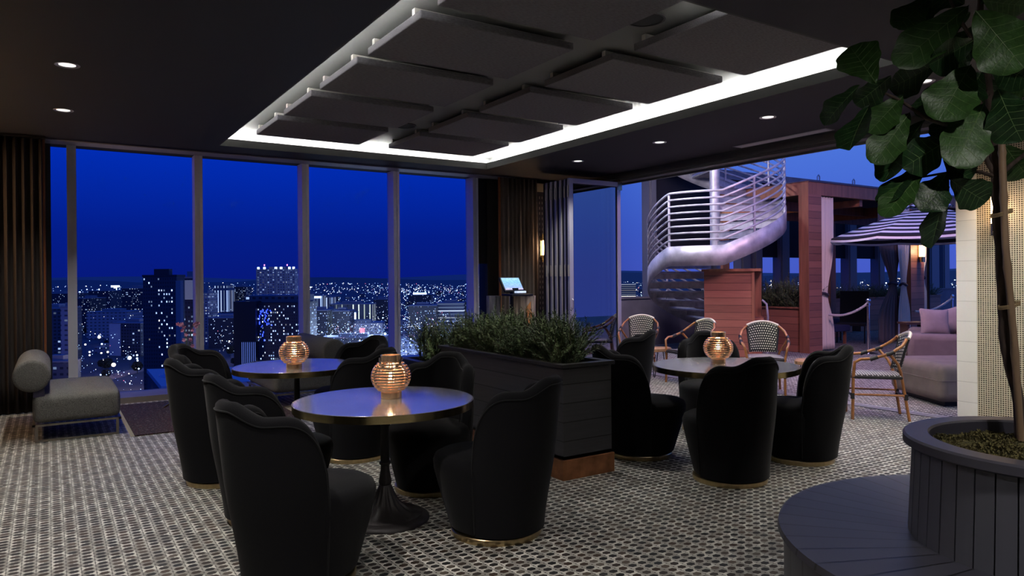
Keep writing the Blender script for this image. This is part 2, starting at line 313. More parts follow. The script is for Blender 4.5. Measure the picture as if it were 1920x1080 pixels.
class MB:
    def __init__(s): s.v = []; s.f = []; s.uv = None
    def add(s, vs, fs, M=None):
        o = len(s.v)
        s.v += [tuple(M @ Vector(v)) if M else tuple(v) for v in vs]
        s.f += [tuple(i+o for i in f) for f in fs]; return s
    def box(s, lo, hi, M=None):
        x0, y0, z0 = lo; x1, y1, z1 = hi
        return s.add([(x0, y0, z0), (x1, y0, z0), (x1, y1, z0), (x0, y1, z0), (x0, y0, z1), (x1, y0, z1), (x1, y1, z1), (x0, y1, z1)],
                     [(0, 3, 2, 1), (4, 5, 6, 7), (0, 1, 5, 4), (1, 2, 6, 5), (2, 3, 7, 6), (3, 0, 4, 7)], M)
    def tube(s, path, r, n=8, closed=False, caps=True):
        P = [Vector(p) for p in path]; k = len(P); vs = []; rs = r if isinstance(r, (list, tuple)) else [r]*k
        ref = None
        for i in range(k):
            if closed: d = P[(i+1) % k]-P[i-1]
            else: d = P[min(i+1, k-1)]-P[max(i-1, 0)]
            if d.length < 1e-9: d = Vector((0, 0, 1))
            d.normalize()
            if ref is None:
                ref = Vector((0, 0, 1)) if abs(d.z) < .9 else Vector((1, 0, 0))
            a = d.cross(ref)
            if a.length < 1e-5: a = d.cross(Vector((0, 1, 0)))
            a.normalize(); b = a.cross(d); b.normalize(); ref = b
            for j in range(n):
                t = 2*pi*j/n; vs.append(tuple(P[i]+rs[i]*(cos(t)*a+sin(t)*b)))
        fs = []
        for i in range(k if closed else k-1):
            for j in range(n):
                a0 = i*n+j; a1 = i*n+(j+1) % n; b0 = ((i+1) % k)*n+j; b1 = ((i+1) % k)*n+(j+1) % n
                fs.append((a0, a1, b1, b0))
        if caps and not closed:
            fs.append(tuple(range(n))[::-1]); fs.append(tuple((k-1)*n+j for j in range(n)))
        return s.add(vs, fs)
    def lathe(s, prof, n=32, c=(0, 0, 0), cap=True, mod=None, a0=0.0, a1=2*pi):
        full = abs(a1-a0-2*pi) < 1e-6; vs = []; k = len(prof); cols = n if full else n+1
        for j in range(cols):
            t = a0+(a1-a0)*j/n
            for (r, z) in prof:
                rr = r*(mod(t, z) if mod else 1); vs.append((c[0]+rr*cos(t), c[1]+rr*sin(t), c[2]+z))
        fs = []
        for j in range(n):
            j2 = (j+1) % cols
            for i in range(k-1): fs.append((j*k+i, j2*k+i, j2*k+i+1, j*k+i+1))
        if cap and full:
            if prof[0][0] > 1e-6: fs.append(tuple(j*k for j in range(n))[::-1])
            if prof[-1][0] > 1e-6: fs.append(tuple(j*k+k-1 for j in range(n)))
        return s.add(vs, fs)
    def prism(s, poly, z0, z1, M=None):
        n = len(poly); vs = [(x, y, z0) for x, y in poly]+[(x, y, z1) for x, y in poly]
        fs = [tuple(range(n))[::-1], tuple(range(n, 2*n))]+[(i, (i+1) % n, n+(i+1) % n, n+i) for i in range(n)]
        return s.add(vs, fs, M)
    def grid(s, f, nu, nv, uvf=None):
        vs = [f(i/nu, j/nv) for i in range(nu+1) for j in range(nv+1)]
        fs = [(i*(nv+1)+j, (i+1)*(nv+1)+j, (i+1)*(nv+1)+j+1, i*(nv+1)+j+1) for i in range(nu) for j in range(nv)]
        if uvf: s.uv = [uvf(i/nu, j/nv) for i in range(nu+1) for j in range(nv+1)]
        return s.add(vs, fs)
    def build(s, name, m, parent=None, smooth=False, bevel=0.0, solid=0.0, loc=None, sub=0):
        me = bpy.data.meshes.new(name); me.from_pydata(s.v, [], s.f); me.update()
        if s.uv:
            ul = me.uv_layers.new(name='UVMap')
            for lp in me.loops: ul.data[lp.index].uv = s.uv[lp.vertex_index]
        bm = bmesh.new(); bm.from_mesh(me); bmesh.ops.recalc_face_normals(bm, faces=bm.faces); bm.to_mesh(me); bm.free()
        if smooth:
            me.polygons.foreach_set('use_smooth', [True]*len(me.polygons))
            if hasattr(me, 'set_sharp_from_angle'): me.set_sharp_from_angle(angle=RAD(smooth if smooth > 1 else 40))
        me.materials.append(m)
        o = bpy.data.objects.new(name, me); COL.objects.link(o)
        if parent: o.parent = parent
        if loc: o.location = loc
        if solid:
            md = o.modifiers.new('thick', 'SOLIDIFY'); md.thickness = solid; md.offset = 0
        if bevel:
            md = o.modifiers.new('bevel', 'BEVEL'); md.width = bevel; md.segments = 2; md.limit_method = 'ANGLE'
        if sub:
            md = o.modifiers.new('sub', 'SUBSURF'); md.levels = sub; md.render_levels = sub
        return o
def struct(name, mb, m, parent=None, **k):
    o = mb.build(name, m, parent, **k)
    if not parent: o['kind'] = 'structure'
    return o
def RZ(a, t=(0, 0, 0)): return Matrix.Translation(t) @ Matrix.Rotation(a, 4, 'Z')
def sstep(a, b, x):
    t = max(0, min(1, (x-a)/(b-a))); return t*t*(3-2*t)

# ================================================================== THE SETTING
CH = 3.2                                   # ceiling height
RX0, RX1, RY0, RY1 = 1.81, 5.71, 3.10, 9.48 # recess opening
XW, XE, YS, YN = -1.25, 7.82, -2.2, 10.31  # room limits (west wall, east opening plane, south wall, window plane)
b = MB(); b.box((-6, -4, -.12), (26, 10.34, 0)); b.box((7.82, 10.34, -.12), (26, 12.2, 0))
struct('floor', b, floor_m)
b = MB()
lt = .018
b.box((XW, YS, CH), (RX0-lt, YN+.3, CH+.045)); b.box((RX1+lt, YS, CH), (XE+.25, YN+.3, CH+.045))
b.box((RX0-lt, YS, CH), (RX1+lt, RY0-lt, CH+.045)); b.box((RX0-lt, RY1+lt, CH), (RX1+lt, YN+.3, CH+.045))
struct('ceiling', b, ceil_m)
# lip and cove of the recess
b = MB(); t = .018
b.box((RX0-t, RY0-t, CH+.0), (RX0, RY1+t, CH+.096)); b.box((RX1, RY0-t, CH), (RX1+t, RY1+t, CH+.096))
b.box((RX0-t, RY1, CH), (RX1+t, RY1+t, CH+.096)); b.box((RX0-t, RY0-t, CH), (RX1+t, RY0, CH+.096))
for k in range(1): pass
struct('trim_7', b, lip_m)
b = MB(); g = .14
b.box((RX0-g, RY0-g, CH+.205), (RX1+g, RY1+g, CH+.25))
b.box((RX0-g-.03, RY0-g, CH+.045), (RX0-g, RY1+g, CH+.25)); b.box((RX1+g, RY0-g, CH+.045), (RX1+g+.03, RY1+g, CH+.25))
b.box((RX0-g, RY1+g, CH+.045), (RX1+g, RY1+g+.03, CH+.25)); b.box((RX0-g, RY0-g-.03, CH+.045), (RX1+g, RY0-g, CH+.25))
struct('ceiling_recess', b, recess_m)
# LED strips lying in the cove
def led(p0, p1, lab):
    b = MB(); b.box((min(p0[0], p1[0])-.008, min(p0[1], p1[1])-.008, CH+.047), (max(p0[0], p1[0])+.008, max(p0[1], p1[1])+.008, CH+.095))
    tag(b.build('light_strip', led_m), lab, 'light strip', 'cove light strips')
e = .065
led((RX0-e, RY0), (RX0-e, RY1), 'white light strip hidden along the left cove of the ceiling recess')
led((RX1+e, RY0), (RX1+e, RY1), 'white light strip in the right cove of the ceiling recess')
led((RX0, RY1+e), (RX1, RY1+e), 'white light strip in the cove end nearest the windows')
led((RX0, RY0-e), (RX1, RY0-e), 'white light strip in the recess end farthest from the windows')
# walls
b = MB(); b.box((XW-.15, YS, 0), (XW, YN+.3, CH)); struct('wall_left', b, wall_dark)
b = MB(); b.box((XW, YS-.15, 0), (XE+.2, YS, CH)); struct('wall_rear', b, wall_dark)
b = MB(); b.box((6.22, YN+.02, 0), (XE+.2, YN+.3, CH)); struct('wall_far', b, wall_dark)
b = MB(); b.box((XW, YN+.02, 0), (-.02, YN+.3, CH)); struct('wall_far.001', b, wall_dark)
b = MB(); b.box((XE, 9.66, 0), (XE+.2, YN+.3, CH)); struct('wall_right', b, wall_dark)
# perforated screen on the far wall behind the sconce
scr = tiles('perforated_screen', (.012, .011, .012), (.016, .014, .015), (.012, .011, .012), .055, .1, (0, 2), .6)
b = MB(); b.box((6.95, 9.97, 0.0), (7.80, 10.0, 2.98))
ps = b.build('perforated_screen', scr); tag(ps, 'dark perforated screen between the right curtain and the folding door stack', 'screen')
b = MB()
for i in range(8):
    for k in range(30):
        x = 6.985+i*.055+(k % 2)*.0; z = .25+k*.09
        b.box((x, 9.966, z), (x+.016, 9.9705, z+.042))
b.build('slot', mat('slot_glint', (.19, .17, .16), .5, .3), ps)
b = MB(); b.box((6.95, 9.95, 2.98), (7.80, 10.0, 3.12)); struct('trim_4', b, mat('beige_trim', (.21, .19, .16), .7))
# mosaic wall right of the opening
b = MB(); b.box((XE, 3.47, 0), (XE+.32, 3.66, CH)); w1 = struct('wall_right.001', b, white_block)
b = MB(); b.box((XE+.004, YS, 0), (XE+.32, 3.47, CH)); struct('wall_right.002', b, gold_mosaic)
# opening header and floor track
b = MB(); b.box((XE-.03, 3.66, 3.06), (XE+.14, 9.66, CH)); b.box((XE-.06, 3.66, 3.10), (XE-.03, 9.66, 3.14)); b.box((XE+.14, 3.66, 3.03), (XE+.17, 9.66, 3.2))
struct('trim_1', b, mat('header_track', (.085, .082, .085), .45, .3))
b = MB(); b.box((XE-.05, 3.66, 0), (XE+.11, 9.66, .012)); b.box((XE+.02, 3.66, .012), (XE+.035, 9.66, .016))
struct('trim_2', b, mat('floor_track', (.34, .33, .36), .4, .5))
# window wall
b = MB(); b.box((-.03, 10.03, CH-.012), (6.60, YN, CH-.001)); struct('trim_3', b, strip_m)
b = MB(); b.box((-.02, 10.0, 0), (6.3, YN+.28, .07)); struct('trim_5', b, mat('sill_paint', (.16, .14, .135), .5, noise=(4, .15)))
mull_x = [.245, 1.695, 3.134, 4.556, 5.98]
b = MB()
for i, x in enumerate(mull_x):
    b = MB(); b.box((x-.04, YN, .07), (x+.04, YN+.26, CH)); b.box((x-.05, YN-.012, .07), (x-.012, YN, CH)); b.box((x+.012, YN-.012, .07), (x+.05, YN, CH))
    struct('trim_%d' % (10+i), b, alu_d)
edges = [-.02]+mull_x+[6.22]
for i in range(len(edges)-1):
    b = MB(); b.box((edges[i]+.04, YN+.225, .07), (edges[i+1]-.04, YN+.235, CH))
    struct('window_%d' % (i+1), b, window_glass)
b = MB(); b.box((-.02, YN, .07), (.03, YN+.26, CH)); struct('trim_8', b, mat('dark_jamb', (.012, .012, .02), .5))
b = MB(); b.box((5.98, YN+.03, 1.77), (6.22, YN+.05, CH-.02)); b.tube([(5.98, YN+.04, 1.77), (6.22, YN+.04, 1.77)], .014, 8)
tag(b.build('roller_blind', blind_m), 'black roller blind half lowered in the narrow rightmost pane', 'blind')

# ================================================================== ACOUSTIC PANELS, DOWNLIGHTS, VENT, SPEAKERS
rows = [3.23, 4.45, 5.66, 6.89, 8.11]
for col, (x0, x1, off, side) in enumerate([(2.16, 3.49, 0.0, 'left'), (3.915, 5.25, .02, 'right')]):
    ordw = ['nearest the viewer', 'second from the viewer', 'in the middle', 'second from the windows', 'nearest the windows']
    for i, y in enumerate(rows):
        pa = thing('acoustic_panel', 'grey felt acoustic panel in the %s row of the ceiling recess, %s' % (side, ordw[i]), 'acoustic panel', (x0, y+off, CH+.10), 0, 'felt ceiling panels')
        b = MB(); b.box((0, 0, 0), (x1-x0, .972, .06)); b.build('felt_board', felt, pa, bevel=.008)
        for sy in (.10, .84):
            b = MB(); b.box((.004, sy, .06), (x1-x0-.004, sy+.045, .103)); b.build('batten', felt_blk, pa)
def downlight(x, y, lab, w=DOWN_W):
    t = thing('downlight', lab, 'downlight', (x, y, CH), 0, 'recessed ceiling downlights')
    b = MB(); b.lathe([(.062, -.002), (.085, -.006), (.088, -.003), (.088, .004), (.062, .004)], 32, cap=False); b.build('trim_ring', mat('downlight_trim', (.45, .44, .43), .35, .4), t, smooth=50)
    b = MB(); b.lathe([(.0, -.0010), (.060, -.0012)], 32, cap=False); b.build('lens', down_m, t)
    lamp('spot_beam', 'SPOT', (0, 0, -.03), w, WARM, .05, parent=t, spot_size=RAD(118), spot_blend=.75)
for (x, y, lb) in [(.135, 6.56, 'round white downlight in the ceiling left of the recess, the nearer of the two'), (.135, 8.30, 'round white downlight left of the recess, nearest the window wall'),
                   (6.45, 4.89, 'round white downlight right of the recess, beside the air vent'), (6.46, 6.51, 'round white downlight right of the recess, between its two neighbours'), (6.46, 8.16, 'round white downlight nearest the folding glass door'),
                   (6.45, 3.27, 'round white downlight behind the fig leaves')]:
    downlight(x, y, lb)
for (x, y, lb) in [(.135, 4.85, 'first'), (.135, 3.1, 'second'), (.135, 1.2, 'third'), (1.9, -.9, 'fourth'), (5.3, -.6, 'fifth'), (6.45, 1.5, 'sixth'), (7.1, 2.5, 'seventh')]:  # unseen downlights of the room; the last one added to brighten the right wall
    lamp('spot_beam', 'SPOT', (x, y, CH-.03), DOWN_W, WARM, .05, spot_size=RAD(118), spot_blend=.75)
lamp('shrub_fill', 'SPOT', (3.70, 5.45, 3.38), 150, WARM, .04, spot_size=RAD(75), spot_blend=.6)  # unseen spot added to brighten the rosemary, no fixture in the recess
lamp('spot_beam', 'SPOT', (2.0, -.25, CH-.03), 95, WARM, .05, spot_size=RAD(150), spot_blend=.5)  # unseen wide spot added to brighten the fig leaves and bench
v = thing('air_vent', 'long slim white air vent in the ceiling above the folding door track', 'vent', (7.49, 4.9, CH))
b = MB(); b.box((0, 0, -.006), (.18, 1.33, -.001)); b.build('frame', mat('vent_paint', (.20, .19, .21), .6), v)
b = MB()
for i in range(7): b.box((.02+i*.021, .02, -.010), (.032+i*.021, 1.31, -.006))
b.build('louvre', mat('vent_slat', (.55, .53, .56), .6), v)
for (x, y, lb) in [(3.70, 3.86, 'black round ceiling speaker in the recess gap, the nearer one'), (3.70, 8.1, 'black round ceiling speaker in the recess gap near the windows')]:
    t = thing('ceiling_speaker', lb, 'speaker', (x, y, CH+.205), 0, 'round ceiling speakers')
    b = MB(); b.lathe([(.0, -.008), (.13, -.008)], 40, cap=False); b.build('grille', mat('speaker_black', (.006, .006, .007), .8), t)
    b = MB(); b.lathe([(.13, -.012), (.145, -.012), (.145, -.001), (.13, -.001)], 40, cap=False); b.build('rim', mat('speaker_rim', (.02, .02, .022), .5), t)

# ================================================================== CURTAINS AND WALL SCONCES
def drape(name, x0, x1, y, z0, z1, n, amp, m, lab, edge=None, edge_side=0, tie=None):
    t = thing(name, lab, 'curtain', (x0, y, 0))
    w = x1-x0; rnd = random.Random(int(x0*100)); ph = [rnd.uniform(-.4, .4) for _ in range(n+2)]
    def prof(u):
        k = u*n; return amp*(sin(2*pi*k+ph[int(k)]*.6)+.35*sin(4*pi*k+1.3))
    def f(u, v):
        z = z0+(z1-z0)*v
        if tie:
            zt, f0, side, xt = tie
            # gathered at the tie: width shrinks, pulled to one side
            q = math.exp(-((z-zt)/(.55 if z > zt else .42))**2); sc = 1-(1-f0)*q
            x = xt*w*(1-sc)+u*w*sc
            a = prof(u)*(1-.4*q)
        else:
            x = u*w; a = prof(u)
        return (x, a*(.75+.25*(1-v)), z)
    nu = max(40, n*10); b = MB(); b.grid(f, nu, 26 if tie else 8)
    b.build('cloth', m, t, smooth=80, solid=.006)
    if edge:
        b = MB(); xe = 0 if edge_side == 0 else w
        b.tube([(xe, prof(0 if edge_side == 0 else .999)*.9, z0+(z1-z0)*i/10) for i in range(11)], .022, 8); b.build('leading_edge', edge, t, smooth=True)
    if tie:
        zt, f0, side, xt = tie; xa = xt*w*(1-f0); xb = xa+w*f0
        b = MB(); pts = [((xa+xb)/2+(xb-xa)*.58*cos(a), (amp*1.5)*sin(a), zt+.02*sin(2*a)) for a in [2*pi*i/20 for i in range(20)]]
        b.tube(pts, .030, 6, closed=True); b.build('tieback', mat('tieback_cloth', (.04, .035, .05), .9), t, smooth=True)
    return t
drape('curtain', -.95, -.045, 9.93, .01, 3.19, 11, .040, mat('curtain_cloth_dark', (.042, .034, .031), .9, spec=.12, bump=((150, 150, 8), .15)), 'dark taupe full height curtain at the left end of the window wall', curtain_edge, 1)
drape('curtain', 6.22, 6.96, 9.93, .01, 3.17, 9, .040, curtain_m, 'taupe full height curtain beside the sconce and the host stand', curtain_edge, 0)
b = MB(); b.box((-1.05, 9.85, 3.165), (-.02, 10.0, 3.19)); b = b.build('curtain_rail', black_metal); tag(b, 'black curtain rail above the left curtain', 'rail')
def sconce(loc, rz, lab, hgt=.56, power=14, r=.03):
    t = thing('wall_sconce', lab, 'sconce', loc, rz)
    b = MB(); b.box((-.03, -.012, -.20), (.03, .0, .20)); b.build('back_plate', brass, t)
    b = MB(); b.lathe([(r, -hgt*.22), (r, hgt*.22)], 20, (0, -.07, 0)); b.build('glowing_tube', lampglass, t, smooth=True)
    for s in (-1, 1):
        b = MB(); z0 = s*hgt*.22; z1 = s*hgt*.42; b.lathe([(r*1.1, min(z0, z1)), (r*1.1, max(z0, z1))], 20, (0, -.07, 0)); b.tube([(0, 0, s*hgt*.30), (0, -.07, s*hgt*.30)], .012, 8); b.build('brass_cap', brass, t, smooth=True)
    lamp('sconce_light', 'POINT', (0, -.16, 0), power, (1.0, .62, .34), .06, parent=t)
sconce((7.07, 9.95, 2.02), 0, 'glowing brass tube wall sconce on the dark screen beside the folding doors', power=17)
sconce((7.81, 3.27, 2.13), -pi/2, 'tall tube wall sconce on the gold mosaic wall behind the tree', .60, power=2.0)
sconce((-1.24, 9.1, 2.05), pi/2, 'brass tube wall sconce on the left wall beside the curtain', power=34)

# ================================================================== FOLDING GLASS DOOR STACK
DX0, DX1 = 6.78, 7.80
def door_panel(name, y, x0, x1, z1=3.05, w=.075, label=None, handle=False):
    t = thing(name, label, 'door', (0, 0, 0), 0, 'stacked folding glass doors')
    b = MB(); d = .052
    b.box((x0, y, .02), (x0+w, y+d, z1)); b.box((x1-w, y, .02), (x1, y+d, z1)); b.box((x0+w, y, z1-w), (x1-w, y+d, z1)); b.box((x0+w, y, .02), (x1-w, y+d, .02+w*1.6))
    b.build('frame', alu_l, t, bevel=.004)
    b = MB(); b.box((x0+.016, y+d, .03), (x0+.045, y+.122, z1-.01)); b.build('gap_shade', gasket_gap_dark, t)  # dark strip put in so the gap between leaves looks shaded
    b = MB(); b.box((x0+w, y+.02, .02+w*1.6), (x1-w, y+.028, z1-w)); b.build('pane', door_glass, t)
    b = MB(); q = .012
    b.box((x0+w, y+.012, .13), (x0+w+q, y+.04, z1-w)); b.box((x1-w-q, y+.012, .13), (x1-w, y+.04, z1-w)); b.box((x0+w, y+.012, z1-w-q), (x1-w, y+.04, z1-w))
    b.build('gasket', gasket_gap_dark, t)
    for z in (.45, 1.62, 2.85):
        b = MB(); b.tube([(x0-.008, y+d*.5, z-.09), (x0-.008, y+d*.5, z+.09)], .011, 8); b.build('hinge', alu, t, smooth=True)
    if handle:
        b = MB(); b.tube([(x0+.035, y-.01, 1.02), (x0+.035, y-.035, 1.04), (x0+.035, y-.035, 1.16), (x0+.035, y-.01, 1.18)], .008, 8); b.build('handle', alu, t, smooth=True)
        b = MB(); b.box((x1-.06, y-.004, 2.92), (x1+.03, y+d+.01, 3.09)); b.build('top_pivot', brass, t)
    return t
ords = ['front leaf of the folding glass door stack with the full pane in view', 'second leaf in the folding door stack, just behind the front leaf', 'third leaf of the folding door stack seen edge on', 'fourth leaf of the folding door stack seen edge on', 'fifth leaf of the folding door stack, second from the dark screen', 'last leaf of the folding door stack beside the dark screen']
for i in range(6):
    door_panel('folding_door', 8.75+i*.125, DX0+(0.0 if i else -.03), DX1-(.02 if i else 0), label='grey framed '+ords[i], handle=(i == 0))
# ================================================================== BLACK TUB CHAIRS
AMAX = 94.0
def shell_top(a):
    z = .870+.072*(1-sstep(12, 44, a))
    if a > 56:
        q = min(1, (a-56)/(AMAX-56.0)); z = .46+(z-.46)*sqrt(max(0, 1-q**2.2))
    return z
def make_chair():
    t = thing('tub_chair', 'tmp', 'chair')
    n = 64; TH = .080
    def P(ang, z, inset):
        r = .268+.030*sstep(.05, .60, z)-inset; lean = .100*max(0.0, (z-.05)/.9)*max(0.0, cos(RAD(ang)))**1.0
        return (-(r+lean)*cos(RAD(ang)), -r*sin(RAD(ang))*1.0, z)
    def f(u, v):
        ang = -AMAX+2*AMAX*u; a = abs(ang); zt = shell_top(a); th = TH*(1-.30*sstep(84, AMAX, a)); c = th/2
        if v <= .45: return P(ang, .045+(zt-c-.045)*(v/.45), 0)
        if v <= .60:
            q = (v-.45)/.15*pi; return P(ang, zt-c+c*sin(q), c-c*cos(q))
        return P(ang, zt-c+(.30-(zt-c))*((v-.60)/.40), th)
    b = MB(); nv = 40; b.grid(f, n, nv)
    for u, rev in ((0, False), (1, True)):
        ring = [f(u, j/nv) for j in range(nv+1)]; ids = tuple(range(len(ring))); b.add(ring, [ids if rev else ids[::-1]])
    b.build('backrest', black_fabric, t, smooth=60)
    # welt seam along the rim, outside and inside
    for k, ins in ((0, -.001), (1, TH+.0005)):
        pts = []
        for i in range(n+1):
            ang = -AMAX+2*AMAX*i/n; zt = shell_top(abs(ang)); pts.append(P(ang, max(zt-.042, .44), ins))
        lo = .06 if k == 0 else .44
        b = MB(); b.tube([P(-AMAX, lo, ins)]+pts+[P(AMAX, lo, ins)], .0048, 6); b.build('piping', piping_m, t, smooth=True)
    prof = [(.0, .045), (.258, .045), (.264, .08), (.290, .25), (.306, .38), (.306, .42), (.295, .452), (.262, .472), (.16, .488), (0, .492)]
    b = MB(); b.lathe(prof, 44, (0, 0, 0)); b.v = [(x*(1.16 if x > 0 else .80)+.06*min(1, max(0, z/.4)), y*.97, z) for x, y, z in b.v]; b.build('seat', black_fabric, t, smooth=60)
    b = MB(); b.lathe([(.0, 0), (.268, 0), (.270, .006), (.270, .032), (.266, .036), (0, .036)], 48, (.02, 0, 0)); b.build('plinth', gold, t, smooth=30)
    return t
T1 = (1.76, 4.19); T2 = (1.84, 6.35); T3 = (4.83, 4.12)
def face(p, q, d=0): return atan2(q[1]-p[1], q[0]-p[0])+RAD(d)
proto = make_chair()
chairs = [
 ((1.04, 3.60), RAD(10), 'black tub chair closest to the camera, left front of the near round table', 'tub chairs at the near table'),
 ((1.17, 4.66), RAD(8), 'black tub chair partly behind the closest chair, left of the near table', 'tub chairs at the near table'),
 ((2.24, 3.61), RAD(121), 'black tub chair in front of the planter, right front of the near table', 'tub chairs at the near table'),
 ((2.33, 4.66), face((2.33, 4.66), T1, 0), 'black tub chair pressed against the planter, right rear of the near table', 'tub chairs at the near table'),
 ((1.09, 5.74), RAD(4), 'leftmost black tub chair with its gold plinth in view, left of the far table', 'tub chairs at the far table'),
 ((1.22, 6.78), face((1.22, 6.78), T2, -8), 'black tub chair farthest left at the far table, against the city lights', 'tub chairs at the far table'),
 ((2.47, 6.64), face((2.47, 6.64), T2, 0), 'black tub chair behind the far table, silhouetted against the mall lights', 'tub chairs at the far table'),
 ((2.18, 5.82), RAD(118), 'black tub chair between the near table and the far table', 'tub chairs at the far table'),
 ((4.235, 3.555), RAD(79), 'black tub chair with its back to the camera at the right table', 'tub chairs at the right table'),
 ((5.19, 3.63), RAD(129), 'black tub chair right of the right table, turned left', 'tub chairs at the right table'),
 ((4.20, 4.52), face((4.20, 4.52), T3, 8), 'black tub chair beside the planter corner, left of the right table', 'tub chairs at the right table'),
 ((5.47, 4.86), face((5.47, 4.86), T3, 0), 'black tub chair behind the right table and its lantern', 'tub chairs at the right table'),
 ((5.23, 5.90), RAD(125), 'black tub chair beyond the planter corner, below the folding glass door', 'tub chairs at the right table'),
]
for i, (p, a, lb, gr) in enumerate(chairs):
    o = proto if i == 0 else copy_tree(proto)
    o.location = (p[0], p[1], 0); o.rotation_euler = (0, 0, a); o['label'] = lb; o['group'] = gr

# ================================================================== ROUND BRASS TABLES
def make_table():
    t = thing('round_table', 'tmp', 'table')
    b = MB(); b.lathe([(0, .712), (.545, .712), (.552, .718), (.552, .745), (.549, .7495), (0, .75)], 96); b.build('tabletop', pewter, t, smooth=30)
    b = MB(); b.lathe([(.552, .704), (.5575, .704), (.5575, .7485), (.552, .7485), (.552, .704)], 96, cap=False); b.build('edge_band', brass, t, smooth=30)
    b = MB(); b.lathe([(.0, .695), (.055, .695), (.055, .685), (.036, .672), (.030, .666), (.025, .655), (.025, .60), (.027, .45), (.028, .366), (.036, .362), (.037, .352), (.033, .345), (.027, .340), (.028, .31), (.038, .255), (.041, .238), (.038, .222), (.030, .212), (0, .212)], 28)
    b.build('column', iron, t, smooth=40)
    b = MB(); b.lathe([(.0, .712), (.16, .712), (.16, .704), (.03, .690), (0, .69)], 28); b.build('top_plate', iron, t, smooth=40)
    b = MB(); b.lathe([(.030, .222), (.040, .212), (.050, .185), (.066, .145), (.090, .105), (.130, .070), (.180, .047), (.228, .034), (.236, .022)], 96, cap=False, mod=lambda a, z: 1+.06*max(0, min(1, (z-.03)/.03))*min(1, max(0, (.215-z)/.05))*cos(a*14)); b.build('fluted_foot', iron, t, smooth=50)
    b = MB(); b.lathe([(.225, .036), (.25, .030), (.272, .016), (.275, 0), (0, 0)], 64, cap=False); b.build('foot_ring', iron, t, smooth=50)
    return t
tab = make_table()
for i, (p, sc, lb) in enumerate([(T1, 1.0, 'round metal topped pedestal table in the foreground with a copper lantern'), (T2, .97, 'round metal topped pedestal table nearer the windows, behind the foreground one'), (T3, 1.08, 'round metal topped pedestal table on the right, near the terrace')]):
    o = tab if i == 0 else copy_tree(tab)
    o.location = (p[0], p[1], 0); o.scale = (sc, sc, 1); o['label'] = lb; o['group'] = 'round pedestal tables'

# ================================================================== COPPER LANTERNS
def make_lantern():
    t = thing('copper_lantern', 'tmp', 'lantern')
    R = .126; zc = .135; n = 12
    for i in range(n):
        z = zc-.098+i*.196/(n-1); rr = sqrt(max(.0025, R*R-(z-zc)**2*1.25)); h = .0058
        tl = .5*(z-zc)/R; b = MB(); b.lathe([(rr-.002+tl*h, z-h), (rr+.001+tl*h, z-h), (rr+.001-tl*h, z+h), (rr-.002-tl*h, z+h), (rr-.002+tl*h, z-h)], 56, cap=False); b.build('band', copper, t, smooth=30)
    for k in range(8):
        a = 2*pi*k/8+.2
        pts = [((R-.010)*cos(q)*cos(a), (R-.010)*cos(q)*sin(a), zc+(R-.02)*sin(q)) for q in [RAD(-62+124*j/14) for j in range(15)]]
        b = MB(); b.tube(pts, .0042, 6); b.build('rib', copper, t, smooth=True)
    b = MB(); b.lathe([(.062, 0), (.066, .003), (.066, .036), (.060, .040), (.055, .036), (.055, .003), (.062, 0)], 48, cap=False); b.lathe([(0, .003), (.056, .003)], 48, cap=False); b.build('base_collar', copper, t, smooth=40)
    b = MB(); b.lathe([(.060, .232), (.065, .235), (.065, .270), (.060, .273), (.056, .270), (.056, .235), (.060, .232)], 48, cap=False); b.build('neck_collar', copper, t, smooth=40)
    gt = MB(); gt.lathe([(.034, .02), (.034, .20)], 28, cap=False); gt.build('glass_tube', clear_glass, t, smooth=True)
    cd = MB(); cd.lathe([(0, .01), (.022, .01), (.022, .105), (.012, .118), (0, .118)], 20); c = cd.build('lamp_stem', copper, t, smooth=40)
    fl = MB(); fl.lathe([(0, .118), (.010, .128), (.013, .142), (.009, .156), (0, .162)], 14); fl.build('bulb', candle_m, c, smooth=True)
    lamp('lantern_light', 'POINT', (0, 0, .145), 5.5, (1.0, .78, .52), .016, parent=t)
    return t
def handle(o):
    b = MB(); pts = [(.070*cos(a), -.07*0+.085*sin(a)-.0, .250-.060*abs(sin(a))) for a in [pi+pi*i/18 for i in range(19)]]
    b.tube(pts, .0065, 8); b.build('carry_handle', mat('dark_leather', (.03, .018, .014), .35), o, smooth=True)
lan = make_lantern()
lans = []
for i, (p, lb, s) in enumerate([((1.825, 4.235), 'copper cage lantern with a dark carry handle on the foreground table', 1.0), ((1.76, 6.15), 'copper cage lantern on the far table by the windows', 1.0), ((4.88, 4.23), 'copper cage lantern on the right table near the terrace', 1.0)]):
    o = lan if i == 0 else copy_tree(lan)
    o.location = (p[0], p[1], .7505); o['label'] = lb; o['group'] = 'copper lanterns'; lans.append(o)
    o.rotation_euler = (0, 0, RAD(-30+17*i))
handle(lans[0])

